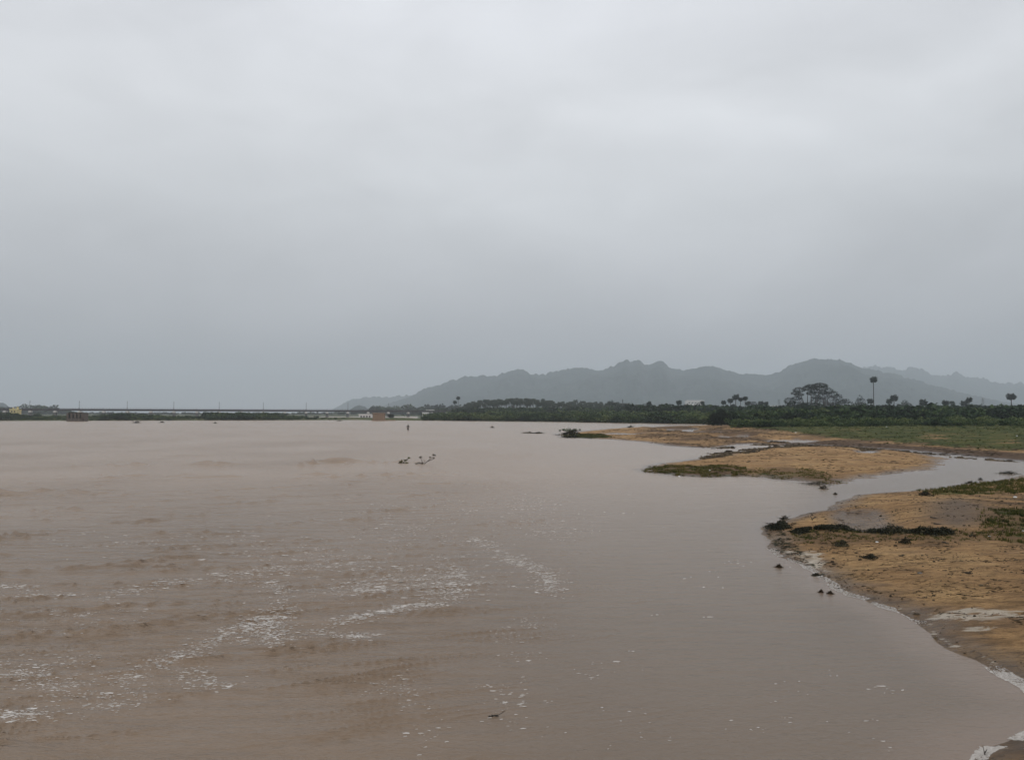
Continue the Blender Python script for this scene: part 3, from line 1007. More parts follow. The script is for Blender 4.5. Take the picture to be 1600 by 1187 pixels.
def place_palm(meshes, name, x, y, label, group, base_h, hgt_m, rz=0, cat='palm', wide=1.0, z0=None):
    zt = hgt(x, y) if z0 is None else z0
    r = bpy.data.objects.new(name, None)
    COL.objects.link(r)
    r.location = (x, y, zt - .2)
    r.rotation_euler = (0, 0, rz)
    s = hgt_m / base_h
    r['label'], r['category'] = label, cat
    if group:
        r['group'] = group
    for nm, me, sc in (('trunk', meshes[0], (wide if s > 1 else 1, wide if s > 1 else 1, s)), ('crown', meshes[1], None)):
        o = bpy.data.objects.new(nm, me)
        COL.objects.link(o)
        o.parent = r
        if nm == 'trunk':
            o.scale = sc
        else:
            o.scale = (wide, wide, wide)
            o.location = (0, 0, 0)
            top = base_h
            o.location = (0, 0, hgt_m - top * wide)
    return r


# palmyra palms on the right skyline: column, crown centre row, crown radius (pixels), label
YP = 560.0
pal = [(1131, 629, 4.0, 'lone small fan palm left of the clump of five'),
       (1141.5, 626, 4.2, 'lowest left palm of the clump left of the spreading tree'),
       (1149.5, 620.5, 5.0, 'tallest palm of the clump left of the spreading tree'),
       (1157, 624, 3.6, 'middle palm of the clump left of the spreading tree'),
       (1164, 622.5, 3.8, 'right palm of the clump left of the spreading tree'),
       (1168.5, 630, 3.8, 'squat palm at the right foot of the clump of five'),
       (1145, 634, 3.2, 'short palm half hidden under the clump of five'),
       (1189, 630.5, 4.6, 'round headed palm right of the clump, barely above the scrub'),
       (1196.5, 630.5, 3.6, 'rightmost small palm before the gap left of the spreading tree'),
       (1097.5, 629.5, 3.4, 'slim fan palm in front of the pale building'),
       (1071.5, 634, 2.4, 'smallest fan palm, left of the pale building'),
       (1061, 629, 4.2, 'thick headed fan palm well left of the pale building'),
       (1014, 631, 4.2, 'fan palm at the right end of the coconut grove'),
       (1364.5, 593.5, 5.2, 'tallest palm of all, with a long bare trunk'),
       (1360, 626.5, 4.6, 'small fan palm at the foot of the tallest palm'),
       (1389.5, 627.5, 4.8, 'left and lower palm of the pair right of the tallest palm'),
       (1396.8, 622, 5.6, 'right and taller palm of the pair right of the tallest palm'),
       (1404, 633.5, 3.2, 'tiny palm head just right of the pair beside the tallest palm'),
       (1443, 629.5, 6.0, 'wide headed palm standing alone between two gaps of skyline'),
       (1477, 629.5, 4.8, 'round headed palm left beside the drooping date palm'),
       (1506, 630.5, 5.4, 'stout palm left of the last close pair at the right'),
       (1514.5, 625, 4.6, 'slim taller palm of the last close pair at the right'),
       (1580, 620, 6.2, 'rightmost palm standing alone on the skyline'),
       (988, 635, 3.8, 'dark fan palm among the trees at the end of the grove'),
       (994, 637, 3.6, 'lower fan palm among the trees at the end of the grove')]
for i, (px, py, cr, lab) in enumerate(pal):
    Yd = YP + (i * 37 % 23) - 10
    x, _, zc = P3(px, py, Yd)
    z0 = hgt(x, Yd)
    me = palmyra(200 + i, 10.0, 2.2, .4 + .3 * (i % 3))
    wide = cr * Yd / F / 1.9
    place_palm(me, 'fan_palm', x, Yd, lab, 'fan palms on the right skyline', 10.0, max(2.5, zc - z0), rng.uniform(0, 6), wide=wide)
x, _, zc = P3(1487.5, 627, 558)
place_palm(featherpalm(77, 6, 3.4, 30), 'date_palm', x, 558, 'date palm with drooping feathery fronds beside a round headed palm', None, 6.0, zc - hgt(x, 558), 1.0, wide=.85)
# two slim palms left of the grove
for px, py, lab in ((716, 622, 'taller of the two slim palms left of the coconut grove'), (711, 628.5, 'shorter of the two slim palms left of the coconut grove')):
    x, _, zc = P3(px, py, 760)
    place_palm(palmyra(300 + int(px), 10, 2.2), 'fan_palm', x, 760, lab, 'slim palms left of the grove', 10.0, zc - hgt(x, 760), wide=.95)

COCO = [featherpalm(400 + i, 11.0, 3.6, 20 + i % 3) for i in range(6)]
top_px = [(718, 640), (722, 634), (728, 628), (740, 626), (750, 624), (765, 623), (780, 622), (795, 621), (810, 620.5), (840, 622), (860, 624), (880, 626), (920, 627), (960, 628), (985, 630), (1012, 633)]
tx, ty = zip(*top_px)
NCO = 210
for i in range(NCO):
    row = i % 6
    px = 719 + (1010 - 719) * ((i // 6 + .5 + rng.uniform(-.45, .45)) / (NCO / 6))
    Yd = 640 + row * 32 + rng.uniform(-12, 12)
    x = (px - CX) / F * Yd
    ptop = np.interp(px, tx, ty) - 1.8 + (5 - row) * 1.1 + rng.uniform(-1.2, 2.0) + (-2.5 if rng.uniform() < .10 else 0)
    zc = P3(px, ptop + 3.2, Yd)[2]
    place_palm(COCO[i % 6], 'coconut_palm', x, Yd, 'coconut palm in the dense dark grove at the foot of the hills', 'coconut palms of the grove', 11.0,
               max(5, zc - 1.6), rng.uniform(0, 6.28), wide=rng.uniform(.85, 1.15), z0=1.6)
belt('grove_undergrowth', 'dark undergrowth between the trunks of the coconut grove', zone_px(716, 1015, 590, 800), 1300, 4.0, 7.0, .36)


# ------------------------------------------------------------------ broadleaf trees
def tree(px, Yd, clusters, label, trunks, leaf=.34, dens=9.0, mat=M_DARKLEAF, tint=.55, group=None, name='tree', flat=.35, cat='tree', sag=.55):
    """clusters: (px, py, rx, ry) of each bough's crown as seen; trunks: px offsets of the boles"""
    k = Yd / F
    x0, _, _ = P3(px, 640, Yd)
    z0 = hgt(x0, Yd)
    r = bpy.data.objects.new(name, None)
    COL.objects.link(r)
    r.location = (x0, Yd, z0 - .2)
    r['label'], r['category'] = label, cat
    if group:
        r['group'] = group
    cs = []
    limbs = MB()
    bz = []
    for (cx, cy, rx, ry) in clusters:
        xx, _, zz = P3(cx, cy, Yd)
        xx, zz = xx - x0, zz - z0
        RX, RZ = rx * k * 1.08, ry * k * 1.45
        yy = rng.uniform(-1, 1) * RX * .9
        n = int(dens * RX * RX * 6) + 40
        d = rng.normal(size=(n, 3))
        d /= np.linalg.norm(d, axis=1)[:, None]
        d[:, 2] = np.where(d[:, 2] < 0, d[:, 2] * sag, d[:, 2])
        q = d * rng.uniform(.72, 1.06, (n, 1)) * (RX, RX, RZ) + (xx, yy, zz)
        cs.append(q)
        bz.append((xx, yy, zz - RZ * .3))
    cs = np.concatenate(cs)
    cs = cs[cs[:, 2] > .3]
    link('crown', leafy('crown', cs, leaf, mat, tint, flat, .012), r)
    tb = [((t_ - px) * k, rng.uniform(-1, 1)) for t_ in trunks]
    for (xx, yy, zz) in bz:
        bx, by = min(tb, key=lambda q: abs(q[0] - xx))
        mid = (bx + (xx - bx) * .35, by + (yy - by) * .35, zz * .45)
        limbs.tube([(bx, by, 0), mid, (bx + (xx - bx) * .75, by + (yy - by) * .75, zz * .82), (xx, yy, zz)], [.55, .36, .2, .08] if Yd > 400 and len(clusters) > 8 else [.3, .2, .12, .05], 6)
    link('trunk', limbs.mesh('trunk', M_BARK, True), r)
    return r


tree(1272, 560, [(1248, 609, 9, 3.2), (1241, 614, 6, 2.2), (1250, 616, 7, 2.2), (1235, 626, 8, 4), (1245, 622, 7, 2.5), (1240, 632, 10, 4.5), (1262, 606.5, 8, 3.2), (1268, 603.5, 9, 3),
                 (1278, 602.5, 11, 3.2), (1286, 606, 10, 3.6), (1293, 611, 7, 4), (1302, 616.5, 8, 4.5), (1308, 623, 6.5, 6), (1300, 627, 9, 7), (1287, 619, 8, 5), (1274, 611, 9, 3), (1266, 614, 7, 2.6),
                 (1288, 613, 7, 2.2), (1276, 620, 7, 3), (1272, 629, 8, 6), (1288, 630, 10, 6.5), (1258, 634, 12, 4), (1305, 634, 9, 5)],
     'huge spreading tree with an umbrella crown, the widest on the skyline', [1262, 1268, 1275, 1290, 1300], .34, 6.0, tint=.6, sag=.75)
tree(1319, 556, [(1316, 628, 6, 3), (1323, 627, 6, 3.2), (1320, 625, 4, 2), (1329, 632, 5, 3.5)], 'small thin crowned tree just right of the huge spreading tree', [1318, 1325], .3, 5, name='tree')
tree(1343.6, 548, [(1343.5, 622, 4, 4), (1341, 628, 5.5, 5), (1346, 629, 6, 5.5), (1343, 635, 9, 5), (1338, 634, 5, 4)], 'dense cone shaped tree left of the tallest palm', [1343], .3, 6, name='tree')
tree(1415, 552, [(1415, 629.5, 5, 3.5), (1412, 633, 6, 4), (1420, 634, 6, 4)], 'dark round topped tree between the palm pair and the wide headed palm', [1415], .3, 6)
tree(1180, 548, [(1179, 630.5, 5.5, 2.8), (1174, 634, 6, 4), (1186, 635, 6, 4)], 'flat topped dark tree between the palm clump and its right neighbours', [1180], .3, 6)
tree(1035, 600, [(1036, 637, 7, 3), (1030, 640, 8, 3)], 'low rounded tree between the grove and the thick headed palm', [1035], .3, 5, mat=M_SCRUB, tint=.3)
tree(1119, 560, [(1117.5, 636, 4, 3)], 'small round tree left of the lone small fan palm', [1117], .3, 6, tint=.5)
for px, py, w, tl in ((956, 630, 5, 'broad dark tree just left of the thin pole above the grove'), (965, 633, 6, 'broad dark tree right behind the foot of the thin pole'), (978, 634, 6, 'broad dark tree between the thin pole and two dark fan palms'),
                      (1002, 637, 5, 'dark tree right of the two dark fan palms'), (1008, 636, 5, 'dark tree under the fan palm that ends the grove')):
    tree(px, 640, [(px, py, w, 4), (px + 2, py + 5, w, 4), (px - 2, py + 8, w + 1, 4)], tl, [px], .34, 5, group='trees at the right end of the grove', tint=.6)

# ------------------------------------------------------------------ bridge
PX0, PY0 = -.5762 * 749, 749.0
ux, uy = .02567 * 749, .00736 * 749
span = math.hypot(ux, uy)
ang = math.atan2(uy, ux)


def bp(k):
    return PX0 + ux * k, PY0 + uy * k, 7.9 - .075 * k


br = bpy.data.objects.new('railway_bridge', None)
COL.objects.link(br)
br.location = (*bp(8)[:2], 0)
br['label'] = 'long low railway bridge on many piers across the far reach of the river'
br['category'] = 'bridge'
bx0, by0, _ = bp(8)
pm = MB()
pm.box(-1.1, 1.1, -2.6, 2.6, -1.5, 4.3)
pm.box(-1.35, 1.35, -2.9, 2.9, -1.5, .6)
pier_me = pm.mesh('pier', M_PIER)
cm = MB()
cm.box(-1.15, 1.15, -3.3, 3.3, 4.3, 5.2)
cm.box(-.8, .8, -2.4, 2.4, 5.2, 5.75)
cap_me = cm.mesh('pier_cap', M_CONC)
gm2 = MB()
gm2.box(-span / 2 + .08, span / 2 - .08, -1.6, -1.2, -1.85, -.35)
gm2.box(-span / 2 + .08, span / 2 - .08, 1.2, 1.6, -1.85, -.35)
for k in range(13):
    xx = -span / 2 + .5 + k * (span - 1) / 12
    gm2.box(xx - .06, xx + .06, -1.72, -1.6, -1.85, -.35)
gird_me = gm2.mesh('girder', M_STEEL)
dm = MB()
dm.box(-span / 2 + .02, span / 2 - .02, -2.7, 2.7, -.35, 0)
deck_me = dm.mesh('deck', M_STEEL)
rm = MB()
for k in range(9):
    xx = -span / 2 + .3 + k * (span - .6) / 8
    rm.box(xx - .05, xx + .05, -2.68, -2.56, 0, 1.0)
for zz in (.45, .95):
    rm.box(-span / 2, span / 2, -2.66, -2.60, zz - .04, zz + .04)
rail_me = rm.mesh('railing', M_STEEL)
mm = MB()
mm.tube([(0, -2.4, 0), (0, -2.4, 7.2)], [.17, .12], 5)
mm.box(-.06, .06, -2.4, .6, 6.0, 6.12)
mm.tube([(0, -2.4, 7.0), (0, .6, 6.1)], .05, 4)
mast_me = mm.mesh('overhead_line_mast', M_STEEL)
for k in range(-5, 24):
    x, y, zd = bp(k)
    o = link('pier', pier_me, br, (x - bx0, y - by0, 0), rz=ang)
    c = link('pier_cap', cap_me, o)
    c.location = (0, 0, zd - .35 - 1.5 - 5.75 + .02)
    xm, ym, zm = bp(k + .5)
    g = link('girder', gird_me, br, (xm - bx0, ym - by0, zm), rz=ang)
    d = link('deck', deck_me, br, (xm - bx0, ym - by0, zm), rz=ang)
    link('railing', rail_me, d)
    if k % 2 == 0 and k >= 0:
        link('overhead_line_mast', mast_me, br, (x - bx0, y - by0, zd), rz=ang)


# ------------------------------------------------------------------ buildings and blocks
def building(name, label, px, pbase, wpx, Yd, storeys, h, mat, depth=8., win=4, roof=None, extras=None):
    x, _, _ = P3(px, 645, Yd)
    z0 = max(hgt(x, Yd), .3) if pbase is None else pbase
    r = bpy.data.objects.new(name, None)
    COL.objects.link(r)
    r.location = (x, Yd, z0 - .2)
    r['label'], r['category'] = label, 'building'
    w = wpx * Yd / F
    m = MB()
    m.box(-w / 2, w / 2, 0, depth, 0, h)
    link('wall', m.mesh('wall', mat), r)
    m = MB()
    m.box(-w / 2 - .3, w / 2 + .3, -.3, depth + .3, h, h + .35)
    m.box(-w / 2 - .3, w / 2 + .3, -.3, -.1, h + .35, h + .9)
    link('roof', m.mesh('roof', roof or mat), r)
    m = MB()
    ww = w / (win * 2 + 1)
    m.box(-ww / 2, ww / 2, -.06, .04, -.6, .6)
    wm_ = m.mesh('window', M_DARKOPEN)
    for s in range(storeys):
        for k in range(win):
            xx = -w / 2 + ww * (1.5 + 2 * k)
            link('window', wm_, r, (xx, 0, (s + .55) * h / storeys))
    if extras:
        for j, (dx, wx, hh) in enumerate(extras):
            m = MB()
            m.tube([(0, 0, 0), (0, 0, hh)], wx / 2, 12)
            link('water_tank', m.mesh('water_tank', mat), r, (dx, depth / 2, h + .36))
    return r


building('cream_building', 'small cream yellow building with rooftop tanks at the left edge', 20.5, None, 11, 720, 2, 6.6, M_CREAM, 7, 2,
         extras=[(-2.0, 1.4, 1.6), (1.8, 1.8, 2.2)])
building('pale_building', 'wide pale building behind the fan palms below the hills', 1087, 1.5, 27, 1150, 3, 19.5, M_WHITE, 14, 5)
building('pale_building', 'lower pale building right of the palm clump, mostly behind trees', 1208, 1.5, 14, 1050, 2, 11.0, M_WHITE, 10, 3)
building('white_house', 'white flat roofed house above the right end of the bridge', 672, 1.2, 12, 900, 2, 5.6, M_WHITE, 8, 3)
building('white_house', 'low white house at the trees where the bridge ends', 664, 1.0, 8, 800, 1, 3.0, M_WHITE, 6, 2)
building('white_shed', 'long low white shed under the bridge left of the tan block', 571, .3, 20, 620, 1, 2.2, M_WHITE, 6, 4)
building('white_house', 'white hut showing between the trunks of the grove', 856, 1.6, 7, 605, 1, 3.6, M_WHITE, 5, 1)
building('white_house', 'low white house half hidden under the right part of the grove', 902, 1.6, 22, 606, 1, 2.9, M_WHITE, 5, 4)
building('tiny_white_hut', 'tiny white hut under the left part of the grove', 790, 1.6, 6, 606, 1, 3.2, M_WHITE, 4, 1)


def brickwork(root, w, d, h, bw, bh, mat, jut=.06, drop=None):
    """courses of separate masonry blocks on the face and sides"""
    m = MB()
    m.box(-bw / 2 + .02, bw / 2 - .02, -.16, .16, .02, bh - .02)
    me = m.mesh('stone_block', mat)
    rows = int(h / bh)
    cols = int(w / bw)
    for j in range(rows):
        for i in range(cols):
            if drop and drop(i / cols, j / rows):
                continue
            xx = -w / 2 + bw * (i + .5)
            link('stone_block', me, root, (xx, -.02 - rng.uniform(0, jut), j * bh))


# tan block (old bridge pier)
x, y = G(591, 657.2)
w = 17.5 * y / F
r = bpy.data.objects.new('old_brick_pier', None)
COL.objects.link(r)
r.location = (x, y, 0)
r['label'], r['category'] = 'tan brick block standing at the far waterline, left of the wading person', 'pier'
m = MB()
m.box(-w / 2, w / 2, 0, 5, -.5, 3.7)
link('core', m.mesh('core', M_BRICK), r)
m = MB()
m.box(-w / 2 - .3, w / 2 + .3, -.35, 5.3, 3.7, 4.05)
link('coping', m.mesh('coping', M_BRICK), r)
brickwork(r, w, 5, 3.7, w / 5, .62, M_BRICK)
m = MB()
m.box(-w / 2 - .5, w / 2 + 6.0, -1.2, -.5, -.5, .45)
link('ledge', m.mesh('ledge', M_BRICK), r)
# ruined block on the left
x, y = G(116.5, 658.0)
w = 26 * y / F
r = bpy.data.objects.new('ruined_block', None)
COL.objects.link(r)
r.location = (x, y, 0)
r['label'], r['category'] = 'ruined dark masonry block with openings at the far left waterline', 'ruin'
m = MB()
m.box(-w / 2, w / 2, .8, 5, -.5, 3.6)
m.box(-w / 2 - .1, w / 2 - .6, 0, .8, -.5, 1.25)
m.box(-w / 2 + .1, w / 2 + .2, 0, 5.2, 3.6, 4.0)
link('wall', m.mesh('wall', M_RUIN), r)
for i, xx in enumerate((-.44, -.20, .02, .23, .44)):
    m = MB()
    m.box(-.45, .45, 0, .78, 1.25, 3.6)
    link('buttress', m.mesh('buttress', M_RUIN), r, (xx * w, 0, 0))
for xx in (-.32, -.09, .125, .335):
    m = MB()
    m.box(-.7, .7, .72, .79, 1.6, 3.2)
    link('opening', m.mesh('opening', M_DARKOPEN), r, (xx * w, 0, 0))
link('creeper', leafy('creeper', np.concatenate([ellip(-w * .25, 2, 3.9, w * .28, 2, .7, 500), ellip(w * .2, 2, 3.8, w * .25, 2, .45, 300)]), .22, M_DARKLEAF, .5), r)


def pole(name, label, px, ptop, Yd, rad=.14, arms=0, cat='pole'):
    x, _, zt = P3(px, ptop, Yd)
    z0 = 1.0
    r = bpy.data.objects.new(name, None)
    COL.objects.link(r)
    r.location = (x, Yd, z0)
    r['label'], r['category'] = label, cat
    h = zt - z0
    m = MB()
    if arms:
        b0 = h * .10
        for sx in (-1, 1):
            for sy in (-1, 1):
                m.tube([(sx * b0, sy * b0, 0), (sx * .4, sy * .4, h)], .16, 4)
        for i in range(7):
            q0, q1 = i / 7, (i + 1) / 7
            for sg in (-1, 1):
                m.tube([(sg * (b0 + (.4 - b0) * q0), -b0 * (1 - q0) - .2, h * q0), (-sg * (b0 + (.4 - b0) * q1), -b0 * (1 - q1) - .2, h * q1)], .1, 3)
        link('lattice', m.mesh('lattice', M_STEEL), r)
        for i in range(arms):
            m = MB()
            m.tube([(-3.2, 0, h * (.78 + .1 * i)), (0, 0, h * (.80 + .1 * i)), (3.2, 0, h * (.78 + .1 * i))], .14, 4)
            link('cross_arm', m.mesh('cross_arm', M_STEEL), r)
    else:
        m.tube([(0, 0, 0), (0, 0, h)], [rad * 1.3, rad], 6)
        link('shaft', m.mesh('shaft', M_PIER), r)
        m = MB()
        m.box(-.9, .9, -.08, .08, h - 1.0, h - .8)
        link('cross_arm', m.mesh('cross_arm', M_PIER), r)
    return r


pole('utility_pole', 'thin dark pole above the right part of the coconut grove', 973, 624, 700, .3)
pole('power_pylon', 'faint lattice pylon left of the huge spreading tree', 1217, 624, 1500, arms=3, cat='pylon')
pole('power_pylon', 'faint lattice pylon between the last palm pair and the rightmost palm', 1535.5, 622, 1400, arms=3, cat='pylon')

# ------------------------------------------------------------------ grass tufts
def tuft(nb, h, spread, seed, lean=.5, w=.012):
    r = np.random.default_rng(seed)
    V, T = [], []
    for i in range(nb):
        a = r.uniform(0, 6.28)
        q = r.uniform(0, spread)
        bx, by = math.cos(a) * q, math.sin(a) * q
        hh = h * r.uniform(.5, 1.15)
        l = r.uniform(.1, lean) * hh
        a2 = a + r.normal(0, .6)
        dx, dy = math.cos(a2) * l, math.sin(a2) * l
        px_, py_ = -math.sin(a2) * w, math.cos(a2) * w
        V += [(bx - px_, by - py_, 0), (bx + px_, by + py_, 0), (bx + dx * .5 + px_ * .7, by + dy * .5 + py_ * .7, hh * .7), (bx + dx, by + dy, hh)]
        t_ = r.normal(0, .12)
        T += [t_ - .08, t_ - .08, t_, t_ + .12]
    return np.array(V), np.arange(len(V)).reshape(-1, 4), np.array(T)


def grass_zone(name, label, poly, n, protos, smin, smax, tint=.5, mat=M_GRASS, patch=1.2, thr=-.12, clip=None):
    lo, hi = poly.min(0), poly.max(0)
    if clip:
        hi[0] = min(hi[0], clip)
    p = rng.uniform(lo, hi, (n, 2))
    s = sdf(p[:, 0], p[:, 1], poly)
    vis = np.abs(p[:, 0] / p[:, 1]) < .68
    keep = (s + fbm(p[:, 0], p[:, 1], patch, 3) * .5 * patch + rng.normal(0, .35 * patch, n) > 0) & (fbm(p[:, 0] + 40, p[:, 1], patch, 3) > thr) & vis
    p = p[keep]
    zt, _, _ = land(p[:, 0], p[:, 1])
    k2 = zt > .0
    p, zt = p[k2], zt[k2]
    tn = tint + .35 * perlin(p[:, 0] / patch, p[:, 1] / patch) + rng.normal(0, .2, len(p))
    return link(name, scatter_mesh(name, protos, np.column_stack([p, zt - .01]), rng.uniform(0, 6.28, len(p)), rng.uniform(smin, smax, len(p)), tn, mat), kind='stuff', label=label)


TN = [tuft(9, .16, .10, i) for i in range(5)]
TF = [tuft(10, .30, .34, 20 + i, .9, .035) for i in range(5)]
grass_zone('grass', 'green grass strip along the far edge of the near sand bar', GR_A, 12000, TN, .4, 1.0, .66, patch=.8, thr=-.08, clip=34)
grass_zone('grass', 'dark green grass patch at the right edge of the near sand bar', GR_A2, 9000, TN, .3, .85, .5, patch=.5, thr=-.02, clip=22)
grass_zone('grass', 'sparse weeds beside the dark drift line on the near sand bar', GR_A3, 3500, TN, .2, .5, .6, patch=.3, thr=.08, clip=19)
grass_zone('grass', 'low dark green growth on the tip of the middle sand bar', GR_B, 6000, TF, .12, .42, .78, patch=1.2, thr=-.05)
grass_zone('grass', 'patchy dry growth on the near edge of the middle sand bar', GR_B2, 2200, TF, .12, .35, .85, patch=2.2, thr=-.05)
grass_zone('grass', 'rough green grass of the field on the right bank', GR_F, 60000, TF, .25, .75, .60, patch=5, thr=-.02, clip=175)
grass_zone('grass', 'dark growth on the tip of the far sand bar', GR_D, 1500, TF, .3, .7, .5, patch=3, thr=-.3)


# ------------------------------------------------------------------ drift debris
def litter_zone(name, label, poly, n, smin, smax, mat, tint=.4, flat=True, clip=99, thr=0.05, patch=1.0):
    lo, hi = poly.min(0), poly.max(0)
    hi[0] = min(hi[0], clip)
    p = rng.uniform(lo, hi, (n, 2))
    keep = (sdf(p[:, 0], p[:, 1], poly) > .1) & (fbm(p[:, 0], p[:, 1], patch, 3) > thr) & (np.abs(p[:, 0] / p[:, 1]) < .66)
    p = p[keep]
    zt, _, _ = land(p[:, 0], p[:, 1])
    k2 = zt > .01
    p, zt = p[k2], zt[k2]
    return link(name, scatter_mesh(name, TWIG, np.column_stack([p, zt]), rng.normal(-.15, .5, len(p)), np.exp(rng.uniform(math.log(smin), math.log(smax), len(p))),
                                   tint + rng.normal(0, .2, len(p)), mat), kind='stuff', label=label)


def twig_proto(seed):
    r = random.Random(seed)
    m = MB()
    for j in range(3):
        p = Vector((r.uniform(-.4, .2), r.uniform(-.12, .12), .03))
        pts = [p]
        for k in range(3):
            p = p + Vector((r.uniform(.15, .4), r.uniform(-.12, .12), r.uniform(-.02, .05)))
            pts.append(p)
        m.tube(pts, [.03, .04, .03, .012], 4, r.uniform(-.2, .2), False)
    f = np.array([q for q in m.f if len(q) == 4])
    return np.array(m.v), f, np.array(m.t) * .3


TWIG = [twig_proto(i) for i in range(6)]
litter_zone('drift_debris', 'dark twigs and weed scraps strewn over the near sand bar', gp([(1205, 835), (1300, 845), (1600, 870), (1900, 900), (1900, 1010), (1600, 990), (1440, 965), (1320, 920), (1230, 872)]), 9000, .025, .13, M_DRY, .35, thr=.06, patch=1.1)
litter_zone('drift_debris', 'brown debris streaks on the upper sand of the near bar', gp([(1240, 806), (1340, 775), (1450, 770), (1900, 780), (1900, 812), (1540, 815), (1450, 835), (1380, 832), (1250, 828)]), 4000, .03, .16, M_DRY, .3, thr=.10, patch=1.3)
litter_zone('drift_debris', 'dark clods and sticks over the middle sand bar', gp([(1010, 733), (1100, 718), (1220, 703), (1400, 707), (1475, 718), (1420, 737), (1300, 752), (1100, 744)]), 5000, .06, .32, M_DRY, .35, thr=.04, patch=4)
litter_zone('drift_debris', 'reddish clods and stones over the far sand bars', gp([(880, 682), (960, 672), (1160, 668), (1400, 692), (1900, 722), (1900, 733), (1600, 720), (1400, 703), (1210, 697), (1100, 700), (1000, 690)]), 22000, .10, .5, M_DRY, .45, thr=-.05, patch=7)
litter_zone('drift_debris', 'dark debris line along the tip of the near sand bar', gp([(1190, 826), (1215, 820), (1240, 850), (1300, 905), (1290, 912), (1215, 872), (1200, 850)]), 3500, .04, .18, M_WEED, .45, thr=-.1, patch=.6)

sp = gp([(1075, 704), (1130, 699), (1215, 691), (1340, 699), (1480, 711), (1600, 722), (1700, 733), (1560, 722), (1430, 709), (1300, 701), (1215, 706), (1150, 713), (1100, 720)])
q = rng.uniform(sp.min(0), sp.max(0), (60000, 2))
q = q[(sdf(q[:, 0], q[:, 1], sp) > 0) & (fbm(q[:, 0], q[:, 1], 5, 3) > -.02) & (q[:, 0] / q[:, 1] < .68)][:6500]
zt, _, _ = land(q[:, 0], q[:, 1])
k = zt > -.22
q, zt = q[k], zt[k]
st = []
for i in range(5):
    a = np.linspace(0, 2 * math.pi, 6, endpoint=False)
    b0 = np.stack([np.cos(a) * rng.uniform(.7, 1.2, 6), np.sin(a) * rng.uniform(.6, 1.1, 6), np.full(6, -.25)], 1)
    b1 = b0 * (.6, .6, 0) + (0, 0, rng.uniform(.3, .6))
    st.append((np.concatenate([b0, b1]), np.array([[j, (j + 1) % 6, 6 + (j + 1) % 6, 6 + j] for j in range(6)] + [[6, 7, 8, 9], [6, 9, 10, 11]]), np.zeros(12)))
link('stones', scatter_mesh('stones', st, np.column_stack([q, np.maximum(zt, -.02)]), rng.uniform(0, 6, len(q)), np.exp(rng.normal(0, .5, len(q))) * .11, rng.uniform(0, 1, len(q)), M_DRY),
     kind='stuff', label='dark stones and clods lying in the shallow channel behind the middle sand bar')

lo, hi = A.min(0), A.max(0)
q = rng.uniform(lo, (hi[0], 48), (60000, 2))
q = q[(sdf(q[:, 0], q[:, 1], A) > -.05) & (np.abs(q[:, 0] / q[:, 1]) < .68) & (fbm(q[:, 0], q[:, 1], 1.6, 4, .7) > .04)][:9000]
zt, _, _ = land(q[:, 0], q[:, 1])
link('clods', scatter_mesh('clods', st, np.column_stack([q, zt]), rng.uniform(0, 6, len(q)), np.exp(rng.normal(0, .55, len(q))) * .020, rng.uniform(0, .9, len(q)), M_DRY),
     kind='stuff', label='small dark clods and wet crumbs of earth strewn over the near sand bar')

# weed windrow across the near bar
wr = np.array([G(*p) for p in [(1240, 838), (1262, 836), (1290, 838), (1320, 836), (1345, 842), (1372, 846), (1400, 844), (1430, 848), (1460, 849), (1490, 848), (1512, 852)]])
hh = np.array([.10, .16, .13, .20, .10, .24, .30, .24, .17, .20, .06])
n = 15000
s = rng.uniform(0, len(wr) - 1.001, n)
i = s.astype(int)
q = wr[i] + (wr[i + 1] - wr[i]) * (s - i)[:, None]
hq = (hh[i] + (hh[i + 1] - hh[i]) * (s - i)) * (1 + .9 * fbm(q[:, 0], q[:, 1], .6, 2)) * .85
off = rng.normal(0, .5, n)
q = q + np.column_stack([rng.normal(0, .08, n), off * (.28 + hq)])
wk = fbm(q[:, 0] + 9, q[:, 1], .8, 3) > -.16
q, hq, off, s, n = q[wk], hq[wk], off[wk], s[wk], int(wk.sum())
zt, _, _ = land(q[:, 0], q[:, 1])
zq = zt + hq * np.exp(-off ** 2 * 1.6) * rng.uniform(.2, 1.05, n)
V, Fx = leaf_quads(np.column_stack([q, zq]), rng.uniform(.012, .04, n), 0, 1.5)
tn = np.repeat(.35 + rng.normal(0, .25, n) + .5 * (np.abs(s - 6.0) < .6) * rng.uniform(0, 1, n), 4)
link('weed_windrow', mesh_np('weed_windrow', V, Fx, M_WEED, {'tint': tn}, False), kind='stuff', label='dark matted line of drift weed across the near sand bar')


